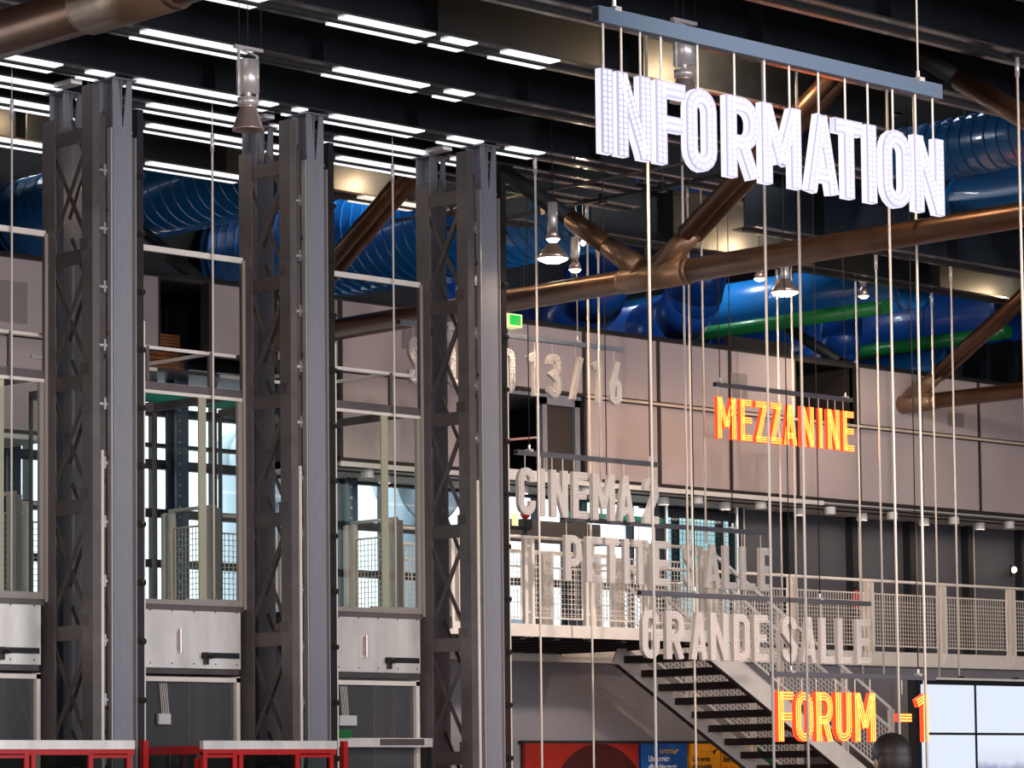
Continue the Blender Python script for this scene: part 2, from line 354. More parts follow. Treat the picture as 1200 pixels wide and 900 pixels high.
def vent(x,y,z,r,label):
    t = thing('air_vent', label, 'vent', (x,y,0))
    part(MB().tube((x,y,0),(x,y,z),r*.7,20), 'shaft', 'duct_pale', t, True)
    n = 28; vs = []; prof = ((.7,0.0),(.75,-.3),(1.0,-.6),(1.06,-.75),(.98,-.75),(.7,-.4))
    for rr, d in prof: vs += [(x+r*rr*math.cos(2*PI*i/n), y+d*r, z+r*rr*math.sin(2*PI*i/n)) for i in range(n)]
    fs = [(k*n+i,k*n+(i+1)%n,(k+1)*n+(i+1)%n,(k+1)*n+i) for k in range(len(prof)-1) for i in range(n)]
    part(MB().add(vs,fs), 'funnel', 'duct_pale', t, True)
    part(MB().tube((x,y-.1*r,z),(x,y+.5*r,z),r*.72,24), 'elbow', 'duct_pale', t, True)
vent(36.2,44,7.45,.8,'big pale blue round air vent outside, behind the middle lift')
vent(40.0,44,7.3,.8,'big pale blue round air vent outside, behind the right hand lift')

# ================================================================ CEILING BEAMS
ZB = 8.9
def beam(Y, segs, label, lights=(), h=.75):
    t = thing('ceiling_beam', label, 'beam', (segs[0][0],Y,ZB), 'dark steel beams under the ceiling')
    for x0, x1 in segs:
        part(MB().box(x0,x1,Y-.012,Y+.012,ZB+.04,ZB+h), 'web', 'beam', t)
        part(MB().box(x0,x1,Y-.21,Y-.03,ZB,ZB+.02).box(x0,x1,Y+.03,Y+.21,ZB,ZB+.02).box(x0,x1,Y-.03,Y+.03,ZB+.012,ZB+.04), 'lower_flange', 'flange', t)
        part(MB().box(x0,x1,Y-.25,Y+.25,ZB+h,ZB+h+.03), 'upper_flange', 'beam', t)
        part(MB().box(x0,x1,Y-.04,Y+.04,ZB-.03,ZB-.001), 'slot_bar', 'black', t)
        sf = MB()
        for k in range(int((x1-x0)/2.9)): sf.box(x0+1.4+k*2.9,x0+1.42+k*2.9,Y-.2,Y+.2,ZB+.02,ZB+h)
        if sf.v: part(sf, 'stiffener', 'beam', t)
    for x0, x1, m_ in lights:  # glowing strips added in place of bright reflections on the flange
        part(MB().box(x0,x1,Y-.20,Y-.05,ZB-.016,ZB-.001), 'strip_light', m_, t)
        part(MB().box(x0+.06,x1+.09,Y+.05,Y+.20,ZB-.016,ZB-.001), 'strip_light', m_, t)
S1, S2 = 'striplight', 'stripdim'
def X_(Y, *pairs): return pairs
beam(16.0, [(2,46)], 'dark ceiling beam nearest the viewer, at the top right corner')
beam(17.6, [(2,46)], 'dark ceiling beam second nearest, crossing the top edge above INFORMATION')
beam(19.3, [(2,46)], 'dark ceiling beam passing above the right end of the INFORMATION bar')
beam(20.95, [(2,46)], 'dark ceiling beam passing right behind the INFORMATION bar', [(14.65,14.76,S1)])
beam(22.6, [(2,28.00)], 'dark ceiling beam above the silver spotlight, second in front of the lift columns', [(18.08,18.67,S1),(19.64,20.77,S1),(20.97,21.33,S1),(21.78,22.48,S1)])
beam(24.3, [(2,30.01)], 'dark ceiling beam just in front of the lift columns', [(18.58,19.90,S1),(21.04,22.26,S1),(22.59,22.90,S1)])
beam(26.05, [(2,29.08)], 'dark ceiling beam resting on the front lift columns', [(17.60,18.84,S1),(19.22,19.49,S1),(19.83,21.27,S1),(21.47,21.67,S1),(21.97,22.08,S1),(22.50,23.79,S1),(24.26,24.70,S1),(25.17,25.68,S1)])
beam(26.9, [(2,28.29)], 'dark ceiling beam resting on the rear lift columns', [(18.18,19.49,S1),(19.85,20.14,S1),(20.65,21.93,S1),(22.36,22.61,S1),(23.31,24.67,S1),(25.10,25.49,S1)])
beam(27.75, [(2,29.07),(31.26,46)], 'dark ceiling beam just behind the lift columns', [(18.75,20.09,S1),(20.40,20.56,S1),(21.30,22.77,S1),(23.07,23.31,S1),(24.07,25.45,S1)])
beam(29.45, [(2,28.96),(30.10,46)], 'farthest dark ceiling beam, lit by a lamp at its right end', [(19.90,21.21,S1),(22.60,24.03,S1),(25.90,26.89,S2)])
# cross pieces between front and rear lift columns
for k, x in enumerate((19.64,22.22,24.86)):
    tag(MB().box(x-.36,x-.22,26.32,26.62,ZB-.05,ZB-.002).build('tie_plate', 'alu'), 'short flat steel tie between the tops of the '+['left','middle','right'][k]+' pair of lift columns', 'tie')

# ================================================================ TRUSSES
def truss(X, r, ys, y_nodes, label, ztop=9.6, zc=7.3, twin=()):
    t = thing('tubular_truss', label, 'truss', (X,ys[1],zc))
    part(MB().tube((X,ys[0],zc),(X,ys[1],zc),r,20), 'bottom_chord', 'chord', t, True)
    part(MB().tube((X,ys[0],ztop),(X,ys[1],ztop),r*1.2,14), 'top_chord', 'black', t, True)
    for yn in y_nodes:
        part(MB().tube((X,yn-.62,zc),(X,yn-.56,zc),r,18,r*1.14).tube((X,yn-.56,zc),(X,yn+.40,zc),r*1.14,18).tube((X,yn+.40,zc),(X,yn+.46,zc),r*1.14,18,r), 'node_sleeve', 'chordnode', t, True)
        for sgn in (-1,1):
            yt = yn+sgn*3.35
            a = Vector((X,yn+sgn*.15,zc+.1)); b = Vector((X,yt,ztop-.1)); d = (b-a).normalized()
            part(MB().tube(a,a+d*.62,r*1.1,16,r*.86), 'cast_socket', 'chordnode', t, True)
            if sgn < 0:
                for o in (-.085,.085):
                    part(MB().tube(a+d*.55+Vector((o,0,0)),b+Vector((o,0,0)),r*.72,14), 'diagonal', 'chord', t, True)
            else:
                c = a+d*(1.32 if yn > 20 else 2.6)
                part(MB().tube(a+d*.55,c,r*.85,14), 'diagonal', 'chord', t, True)
                part(MB().tube(c,b,r*.7,14), 'diagonal_upper_end', 'black', t, True)
    return t
truss(26.0,.135,(4,31.7),(11.6,17.75,24.5,31.2),'bronze brown tube truss crossing the middle of the hall behind INFORMATION',zc=7.31)
truss(38.8,.125,(14,31.5),(18.0,24.6,31.15),'bronze brown tube truss that meets the pinkish wall at the right',zc=7.45)
truss(13.2,.17,(4,30),(11.0,17.4,23.9),'bronze brown tube truss crossing the top left corner',zc=7.06)

# ================================================================ DUCTS AND PIPES
def duct(name, pts, r, m, label, cat='duct', rings=0, n=22):
    t = thing(name, label, cat, pts[0])
    tb = MB().path(pts, r, n)
    for p in pts[1:-1]: tb.sphere(p, r*.995, n, 12)
    part(tb, 'tube', m, t, True)
    if rings:
        rb = MB()
        for a, b in zip(pts, pts[1:]):
            a = Vector(a); b = Vector(b); L = (b-a).length; k = rings
            while k < L: 
                p = a+(b-a)*(k/L); d = (b-a).normalized()*.012; rb.tube(p-d,p+d,r*1.014,n); k += rings
        part(rb, 'seam', m, t, True)
    for f in (.25,.75):
        p = Vector(pts[-1])*f+Vector(pts[-2])*(1-f)
        if p.z+r < 11.4 and abs(pts[-1][2]-pts[-2][2]) < .5: part(MB().tube(p+Vector((0,0,r*.98)),(p.x,p.y,11.6),.012,6), 'hanger', 'wire', t)
    for p, q in ((pts[0],pts[1]),(pts[-1],pts[-2])):
        d = (Vector(q)-Vector(p)).normalized()*.09
        part(MB().tube(Vector(p),Vector(p)+d,r*1.07,n,caps=False), 'collar', m, t, True)
duct('air_duct', [(31,30.2,9.75),(31,37.8,9.75)], .85, 'blue', 'wide ribbed blue duct above the wall behind the silver wide lamps', rings=.22)
duct('air_duct', [(28.7,31.2,10.35),(28.7,37.9,10.35)], .62, 'blue', 'ribbed blue duct above the middle lift bay', rings=.2)
duct('air_duct', [(27.0,31.8,9.9),(27.0,37.9,9.9)], .6, 'blue', 'blue duct above the left lift bay', rings=.25)
duct('air_duct', [(33.5,21.6,10.0),(33.5,27.2,10.0)], .4, 'blue', 'ribbed blue duct above the end of INFORMATION', rings=.2)
duct('air_duct', [(35.2,21.8,9.62),(35.2,27.2,9.62)], .36, 'blue', 'smooth blue duct just under the ribbed one beside INFORMATION')
duct('air_duct', [(36.4,25.2,9.95),(36.4,27.45,9.95)], .34, 'blue2', 'short blue duct with open collar behind the last letter N')
tag(MB().box(37.0,37.5,24.0,27.4,9.45,9.95).build('box_duct','blue'), 'flat rectangular blue duct beside the open collar at the right edge', 'duct')
duct('air_duct', [(33.0,32.0,11.2),(33.0,32.0,9.6),(33.1,32.2,9.1),(33.4,32.7,8.78),(34.0,33.8,8.62),(34.0,37.9,8.62)], .5, 'blue2', 'dark blue bent duct resting above the wall left of the hanging lamps')
duct('air_duct', [(35.3,32.2,11.2),(35.3,32.2,9.5),(35.45,32.5,9.0),(35.8,33.1,8.75),(36.2,34.2,8.7),(36.2,37.9,8.7)], .43, 'blue2', 'second dark blue bent duct above the wall under the hanging lamps')
duct('air_duct', [(38,30.3,9.2),(38,37.8,9.2)], .42, 'blue', 'light blue duct running behind the hanging lamps at the right')
duct('air_duct', [(42.1,31.5,9.3),(42.1,37.8,9.3)], .5, 'blue2', 'dark blue duct above the right hand wall panels')
duct('air_duct', [(43.5,33.9,8.75),(43.5,37.8,8.75)], .3, 'blue', 'slim blue duct above the pale panel at the right edge')
duct('air_duct', [(39.5,33.0,9.6),(39.5,33.0,8.75),(39.8,33.4,8.5),(40.5,34.8,8.45)], .34, 'blue2', 'blue duct end peeping over the wall by the right hand truss')
duct('air_duct', [(30.9,33.2,8.06),(30.9,33.2,8.85)], .22, 'blue2', 'upright dark blue duct over the number 13, left one', n=16)
duct('air_duct', [(31.55,33.2,8.06),(31.55,33.2,8.84)], .22, 'blue2', 'upright dark blue duct over the number 13, right one', n=16)
duct('green_pipe', [(37.2,30.2,8.72),(37.2,37.6,8.72)], .11, 'green', 'upper dark green pipe below the light blue duct at the right', 'pipe', n=12)
duct('green_pipe', [(41.0,30.8,8.75),(41.0,37.6,8.75)], .11, 'green', 'lower dark green pipe behind the right hand truss diagonals', 'pipe', n=12)

# ================================================================ LIFT FRAMES
def hcol(x, y, t):
    m = MB()
    h = ZB-.02; zt = 8.38
    m.box(x-.12,x+.12,y-.125,y-.11,0,zt); m.box(x-.12,x+.12,y+.11,y+.125,0,h); m.box(x-.006,x+.006,y-.11,y+.11,0,h)
    # the forked head: two tapering tongues with a V between, and a raking gusset
    m.add([(x-.12,y-.125,zt),(x-.01,y-.125,zt),(x-.05,y-.125,h),(x-.12,y-.125,h),(x-.12,y-.11,zt),(x-.01,y-.11,zt),(x-.05,y-.11,h),(x-.12,y-.11,h)],
          [(0,1,2,3),(7,6,5,4),(0,4,5,1),(1,5,6,2),(2,6,7,3),(3,7,4,0)])
    m.add([(x+.01,y-.125,zt),(x+.12,y-.125,zt),(x+.12,y-.125,h),(x+.06,y-.125,h),(x+.01,y-.11,zt),(x+.12,y-.11,zt),(x+.12,y-.11,h),(x+.06,y-.11,h)],
          [(0,1,2,3),(7,6,5,4),(0,4,5,1),(1,5,6,2),(2,6,7,3),(3,7,4,0)])
    m.box(x-.13,x+.13,y-.13,y-.105,zt-.06,zt-.045); m.box(x-.16,x+.16,y-.16,y+.16,h-.015,h)
    return part(m, 'column', 'lav', t)
BR = [.63,1.9,3.17,4.44,5.71,6.98,8.22]
def lift_frame(xc, label):
    t = thing('lift_tower', label, 'lift frame', (xc,26.4,0), 'lift shaft frames')
    hcol(xc,26.05,t); hcol(xc,26.9,t)
    xl = xc-.49
    part(MB().box(xl-.05,xl+.05,26.45,26.57,0,8.45).box(xl-.048,xl-.03,26.36,26.449,0,8.449), 'lattice_post', 'brown2', t)
    part(MB().box(xl-.045,xl+.045,25.72,25.82,0,8.72).box(xl-.043,xl-.025,25.821,25.9,0,8.719), 'lattice_post', 'brown2', t)
    for k, z in enumerate(BR):
        part(MB().box(xl-.04,xl-.025,25.8,26.47,z-.075,z+.075).box(xl-.025,xl+.03,25.8,26.47,z+.06,z+.075), 'lattice_brace', 'brown', t)
        z2 = BR[k+1] if k+1 < len(BR) else 8.7
        if k+1 < len(BR):
            for dx, a, b in ((-.03,z+.1,z2-.1),(.0,z2-.1,z+.1)):
                part(MB().bar((xl+dx,26.45,a),(xl+dx,25.83,b),.012,.05), 'lattice_diagonal', 'brown', t)
            for dx, a, b in ((.28,z+.5,z2+.3),(.31,z2+.3,z+.5)):
                part(MB().bar((xl+dx,26.55,a),(xl+dx,25.95,b),.012,.045), 'lattice_diagonal', 'brown', t)
            for yy in (26.42,25.86):
                part(MB().box(xl-.046,xl-.034,yy-.07,yy+.07,z+.06,z+.18), 'gusset_plate', 'brown', t)
    # flat guide plate left of the front column, channel and black rail right of it
    part(MB().box(xc-.40,xc-.19,25.96,25.975,0,8.5), 'guide_plate', 'brown', t)
    part(MB().box(xc-.148,xc-.125,25.94,25.96,0,8.35), 'shadow_gap_strip', 'black', t)
    part(MB().box(xc-.372,xc-.362,25.945,25.96,0,8.5), 'guide_edge', 'alu', t)
    part(MB().box(xc-.165,xc-.148,25.90,25.97,0,8.35), 'guide_edge', 'alu', t)
    part(MB().tube((xc-.405,25.735,0),(xc-.405,25.735,5.0),.02,8), 'service_pipe', 'cream', t, True)
    part(MB().box(xc+.125,xc+.20,25.99,26.0,0,8.3).box(xc+.125,xc+.135,25.95,26.1,0,8.3), 'side_channel', 'brown2', t)  # shade beside the flange put in as a darker steel colour
    part(MB().box(xc+.200,xc+.208,25.965,26.0,0,8.3), 'side_lip', 'alu', t)
    part(MB().box(xc+.214,xc+.29,25.955,26.04,0,8.6), 'guide_rail', 'rail', t)
    part(MB().box(xc+.292,xc+.308,25.955,26.0,0,6.4), 'white_seal', 'cream', t)
    for k in range(13):
        z = .7+k*.6
        part(MB().box(xc-.29,xc-.19,25.93,25.96,z-.012,z+.012).box(xc-.255,xc-.23,25.9,25.96,z-.06,z+.06), 'rail_clamp', 'zinc', t)
        part(MB().tube((xc+.215,25.94,z),(xc+.285,25.94,z),.032,8), 'rail_bolt', 'rail', t)
lift_frame(19.64, 'tall grey steel lift frame, leftmost of three, with lattice side')
lift_frame(22.24, 'tall grey steel lift frame, middle of three, behind the silver spotlight')
lift_frame(24.84, 'tall grey steel lift frame, rightmost of three, beside the word CINEMA')

def lift(i, xa, xb, label):
    xr = xb; y = 26.5
    nm = ['left','middle','right hand'][i]
    t = thing('lift_car', label, 'lift', ((xa+xb)/2,27.3,3.5), 'glass lift cars')
    # the glass car, stopped at the gallery
    part(MB().box(xa,xb,y-.01,y+.03,5.78,5.87).box(xa,xb,y+1.5,y+1.54,5.78,5.87).box(xa,xa+.04,y,y+1.5,5.78,5.87).box(xb-.04,xb,y,y+1.5,5.78,5.87), 'head_frame', 'brown2', t)
    part(MB().box(xa,xb,y-.02,y+.0,5.745,5.78), 'head_trim', 'cream', t)
    part(MB().box(xa,xb,y,y+1.54,3.47,3.53), 'car_floor', 'brown2', t)
    part(MB().box(xa,xb,y-.01,y+.03,3.53,3.58).box(xb-.07,xb,y-.015,y+.03,3.53,5.78).box(xb-.8,xb,y-.014,y-.011,3.55,3.6), 'front_frame', 'framegrey', t)
    part(MB().box(xa,xa+.03,y+1.5,y+1.54,3.53,5.8).box(xb-.04,xb,y+1.5,y+1.54,3.53,5.8), 'rear_post', 'brown2', t)
    part(MB().box(xa+.02,xb-.08,y+.008,y+.014,3.58,5.76), 'glass_pane', 'pane', t)
    part(MB().box(xb-.014,xb-.008,y+.03,y+1.5,3.58,5.76), 'glass_pane', 'pane', t)
    xm = xb-.56
    part(MB().box(xm-.05,xm+.05,y-.012,y+.005,3.56,5.77), 'glass_fin', 'fin', t)
    for yy in (26.62,28.0):
        part(MB().bar((xa,yy,6.25),(xb,yy,6.25),.03,.035), 'roof_rail', 'cream', t)
    for xx in (xa+.5,xb-.35):
        part(MB().bar((xx,26.62,6.25),(xx,28.0,6.25),.03,.035), 'roof_rail', 'cream', t)
        for yy in (26.62,28.0): part(MB().box(xx-.02,xx+.02,yy-.02,yy+.02,5.85,6.26), 'roof_post', 'brown2', t)
    # stainless apron with handle and slot
    a = thing('lift_apron', 'stainless steel apron box with slot under the '+nm+' lift', 'panel', ((xa+xb)/2,y,2.8), 'lift aprons')
    part(MB().box(xa,xb-.09,y-.06,y+.3,2.86,3.465), 'apron_plate', 'steel', a)
    part(MB().box(xa,xb-.09,y-.03,y+.3,2.80,2.86), 'apron_foot', 'brown', a)
    xh = xb-.93
    part(MB().tube((xh,y-.1,3.02),(xh,y-.1,3.27),.014,8).box(xh-.012,xh+.012,y-.1,y-.06,3.02,3.045).box(xh-.012,xh+.012,y-.1,y-.06,3.245,3.27), 'handle', 'copper', a)
    part(MB().box(xb-.62,xb-.11,y-.068,y-.055,2.97,3.03), 'slot', 'black', a)
    part(MB().tube((xb-.63,y-.13,2.99),(xb-.5,y-.09,2.99),.03,8).box(xb-.6,xb-.56,y-.11,y-.05,2.9,3.03), 'latch', 'rail', a)
    sb = MB()
    for k in range(6): sb.box(xa+.1+k*.29,xa+.115+k*.29,y-.064,y-.055,3.45,3.465); sb.box(xa+.1+k*.29,xa+.115+k*.29,y-.064,y-.055,2.9,2.915)
    part(sb, 'screw', 'rail', a, stuff=True)
    # landing doors and shaft glazing
    d = thing('lift_door', 'dark grey glass landing doors below the '+nm+' lift', 'door', ((xa+xb)/2,y,0), 'lift landing doors')
    for x0, x1 in ((xa,xb-.72),(xb-.705,xb-.1)):
        part(MB().box(x0,x1,y+.05,y+.07,.02,2.72), 'door_leaf', 'doorglass', d)
    part(MB().box(xb-.1,xb-.05,y,y+.08,0,2.78).box(xa,xb-.05,y,y+.08,2.72,2.77), 'door_frame', 'cream', d)
    part(MB().box(xb-.72,xb-.705,y+.04,y+.06,0,2.72), 'door_seam', 'brown2', d)
    f = thing('shaft_frame', 'pale thin bar and upright framing the shaft above the '+nm+' lift', 'frame', (xb,y,5.9), 'shaft frames')
    part(MB().box(xa,xb,y-.02,y+.02,7.25,7.31), 'cross_bar', 'cream', f)
    part(MB().box(xb-.02,xb+.015,y-.04,y-.021,3.5,7.28), 'upright', 'framegrey', f)
    r = thing('hanging_rod', 'pale hanging rod down the middle of the '+nm+' lift shaft', 'rod', (xb-.45,y-.06,8.58), 'rods in the lift shafts')
    part(MB().tube((xb-.45,y-.06,3.6),(xb-.45,y-.06,8.45),.011,6), 'rod', 'rod', r, True)
    part(MB().tube((xb-.45,y-.06,8.4),(xb-.45,y-.06,8.6),.02,8), 'end_fitting', 'alu', r, True)
    part(MB().tube((xb-.45,y-.06,8.6),(xb-.45,y-.06,11.6),.005,6), 'wire', 'zinc', r)
lift(0,17.35,19.08,'left glass lift car, cut by the picture edge')
lift(1,19.98,21.68,'middle glass lift car between the left and middle frames')
lift(2,22.58,24.28,'right hand glass lift car between the middle and right frames')
for k, (xa, wd) in enumerate(((20.55,.16),(23.05,.25))):
    cb = thing('cable_bundle', ['white cable bundle with plate seen in the middle lift doors','white cable bundle with plate seen in the right hand lift doors'][k], 'cables', (xa,26.46,2.4))
    for j in range(5): part(MB().tube((xa+j*.022,26.5,2.7),(xa+.03+j*.022,26.5,2.38),.004,5), 'cable', 'cream', cb)  # tubes and plate stand in for pale reflections in the door glass
    part(MB().box(xa-.03,xa-.03+wd,26.48,26.52,2.27,2.38), 'plate', 'soffit', cb)

# the landing bars and red glazed lobbies around the column feet
def lobby(i, x0, x1, y0, label):
    t = thing('red_lobby', label, 'lobby frame', ((x0+x1)/2,y0,0), 'red glazed lift lobbies')
    part(MB().box(x0,x1,y0-.03,y0+.03,1.985,2.07), 'top_bar', 'steel', t)
    part(MB().box(x0,x1,y0-.02,y0+.03,1.93,1.985), 'head_rail', 'red', t)
    for a, b in ((x0,x0+.05),(x0+.38,x0+.43),(x0+.46,x0+.51),(x1-.55,x1-.5),(x1-.09,x1-.04)):
        part(MB().box(a,b,y0-.025,y0+.03,0,1.95), 'red_post', 'red', t)
    for a, b in ((x0+.05,x0+.38),(x1-.5,x1-.09)): part(MB().box(a,b,y0-.02,y0+.02,1.90,1.94).box(a,b,y0-.02,y0+.02,0,.12), 'door_rail', 'red', t)
    for a, b in ((x0+.05,x0+.38),(x0+.51,x1-.55),(x1-.5,x1-.09)): part(MB().box(a,b,y0-.004,y0+.004,.12,1.93), 'pane', 'panedk', t)
    # side screen running back to the lift
    part(MB().box(x0,x0+.05,y0+.03,25.85,1.94,2.02).box(x0,x0+.05,y0+.05,y0+.12,0,1.9).box(x0,x0+.05,25.78,25.85,0,1.9), 'side_frame', 'red', t)
    part(MB().box(x0+.02,x0+.028,y0+.12,25.78,0,1.94), 'side_pane', 'panedk', t)
lobby(0,17.3,18.98,24.9,'red framed glass lobby with steel top at the lower left corner')
lobby(1,19.83,21.58,24.9,'red framed glass lobby with steel top at the foot of the middle frame')
tag(MB().box(19.57,19.63,25.5,25.56,0,2.08).build('red_post','red'), 'slim red post beside the left lift frame foot', 'post')
tag(MB().box(22.22,22.28,25.5,25.56,0,2.08).build('red_post','red'), 'slim red post beside the middle lift frame foot', 'post')
lb = thing('landing_bar', 'worn steel bar across the foot of the right hand lift doors', 'bar', (23.4,26.35,0))
part(MB().box(22.6,24.24,26.3,26.36,2.03,2.13), 'bar', 'steel', lb)
for x in (22.62,24.2): part(MB().box(x,x+.04,26.305,26.355,0,2.03), 'leg', 'rail', lb)
part(MB().box(23.45,24.1,26.285,26.3,2.05,2.12), 'rust_patch', 'brown', lb)
part(MB().box(22.7,23.0,26.25,26.32,2.13,2.22), 'green_beacon', 'green', lb, label='small dark green beacon')

# ================================================================ RAILINGS
def railing(p, q, n, label, z=3.57, h=1.1, post=.13, dens=.062, double=True, m='cream'):
    p = Vector((*p,z)); q = Vector((*q,z)); d = (q-p); L = d.length; u = d/L
    t = thing('railing', label, 'railing', p)
    part(MB().tube(p+Vector((0,0,h)),q+Vector((0,0,h)),.022,10), 'handrail', m, t, True)
    for k in range(n+1):
        c = p+u*(L*k/n)
        a = MB()
        if double:
            a.bar(c-u*.045-Vector((0,0,.15)),c-u*.045+Vector((0,0,h-.02)),.014,.09,u.cross(Vector((0,0,1))))
            a.bar(c+u*.045-Vector((0,0,.15)),c+u*.045+Vector((0,0,h-.02)),.014,.09,u.cross(Vector((0,0,1))))
            a.bar(c-u*.055+Vector((0,0,h*.15)),c+u*.055+Vector((0,0,h*.15)),.03,.02); a.bar(c-u*.055+Vector((0,0,h*.9)),c+u*.055+Vector((0,0,h*.9)),.03,.02)
            nrm = u.cross(Vector((0,0,1)))
            a.bar(c-u*.06+nrm*.05+Vector((0,0,-.1)),c-u*.06+nrm*.05+Vector((0,0,h-.03)),.05,.012,nrm)
            a.bar(c+u*.06+nrm*.05+Vector((0,0,-.1)),c+u*.06+nrm*.05+Vector((0,0,h-.03)),.05,.012,nrm)
        else: a.bar(c,c+Vector((0,0,h-.02)),.05,.05,u)
        part(a, 'post', m, t)
        if k < n:
            a0 = p+u*(L*k/n+.1); a1 = p+u*(L*(k+1)/n-.1); z0, z1 = .1, h-.2
            fr = MB()
            for zz in (z0,z1): fr.tube(a0+Vector((0,0,zz)),a1+Vector((0,0,zz)),.012,6)
            for e in (a0,a1): fr.tube(e+Vector((0,0,z0)),e+Vector((0,0,z1)),.012,6)
            fo = part(fr, 'infill_frame', m, t)
            g = MB(); W = (a1-a0).length
            for i in range(1,int(W/dens)):
                e = a0+u*i*dens; g.bar(e+Vector((0,0,z0)),e+Vector((0,0,z1)),.0075,.0075,u)
            for i in range(1,int((z1-z0)/dens)):
                g.bar(a0+Vector((0,0,z0+i*dens)),a1+Vector((0,0,z0+i*dens)),.0075,.0075)
            mo = g.build('wire_mesh', m); mo['kind'] = 'stuff'; world_child(mo, fo)
    return t
railing((34.3,WY-.03),(46.8,WY-.03),7,'long cream mesh railing along the gallery edge at the right')
railing((26.55,28.22),(30.85,28.22),4,'cream mesh railing along the front of the landing behind PETITE')
railing((31.9,WY-.03),(34.05,WY-.03),2,'short cream mesh railing at the rear of the stairhead behind SALLE')
railing((27.0,29.95),(31.0,29.95),3,'inner cream mesh railing across the landing behind the front one', dens=.16)
for i, (xb, lab) in enumerate(((19.3,'left'),(21.95,'middle'),(24.65,'right hand'))):
    railing((xb,28.12),(xb,27.32),1,'cream mesh railing of the bridge by the %s lift, running towards the viewer' % lab, h=1.12)
    railing((xb+.72,28.24),(xb+1.75,28.24),1,'cream mesh railing right of the bridge by the %s lift, across the view' % lab, h=1.12)
    struct(MB().box(xb-.1,xb+.75,27.2,28.15,3.43,3.57), 'floor_bridge_%d' % (i+1), 'brown2')

# ================================================================ STAIR
st = thing('staircase', 'open steel staircase with dark treads and cream mesh sides going down from the landing', 'stairs', (31,29,0))
SX, SZ = 30.85, 3.50; RUN, RISE = .332, .1845; NT = 18
YN, YF = 28.2, 29.85
for k in range(1,NT+1):
    x = SX+k*RUN; z = SZ-k*RISE
    part(MB().box(x-.16,x+.17,YN+.02,YF-.02,z-.095,z), 'tread', 'tread', st)
ang = Vector((RUN,0,-RISE)).normalized()
e0 = Vector((SX+.05,0,SZ-.13)); e1 = Vector((SX+NT*RUN+.1,0,SZ-NT*RISE-.13))
for y, nm in ((YN-.012,'near'),(YF+.012,'far')):
    dz = Vector((0,y,0))
    part(MB().bar(e0+dz,e1+dz,.02,.30), 'stringer', 'cream', st)
    part(MB().bar(e0+dz-Vector((0,0,.175)),e1+dz-Vector((0,0,.175)),.06,.02), 'stringer_edge', 'tread', st)
    hn = 11
    a0 = Vector((SX+.15,y,SZ+1.12)); a1 = a0+Vector((RUN,0,-RISE))*hn
    part(MB().bar(a0,a1,.035,.045), 'handrail', 'cream', st)
    part(MB().bar(a0-Vector((0,0,.27)),a1-Vector((0,0,.27)),.02,.03), 'mid_rail', 'cream', st)
    part(MB().bar(a0-Vector((0,0,.98)),a1-Vector((0,0,.98)),.02,.03), 'low_rail', 'cream', st)
    for k in (0,4,8,11):
        c = a0+Vector((RUN,0,-RISE))*k
        part(MB().bar(c-Vector((0.04,0,1.15)),c-Vector((.04,0,0)),.012,.05,(0,1,0)).bar(c-Vector((-.04,0,1.15)),c-Vector((-.04,0,0)),.012,.05,(0,1,0)), 'baluster_post', 'cream', st)
    g = MB(); n = int(hn*RUN/.066)
    for i in range(n):
        c = a0+(a1-a0)*(i/n); g.bar(c-Vector((0,0,.98)),c-Vector((0,0,.27)),.009,.009,(0,1,0))
    for j in range(11):
        q = Vector((0,0,.3+.066*j)); g.bar(a0-q,a1-q,.009,.009)
    part(g, 'wire_mesh', 'cream', st, stuff=True)

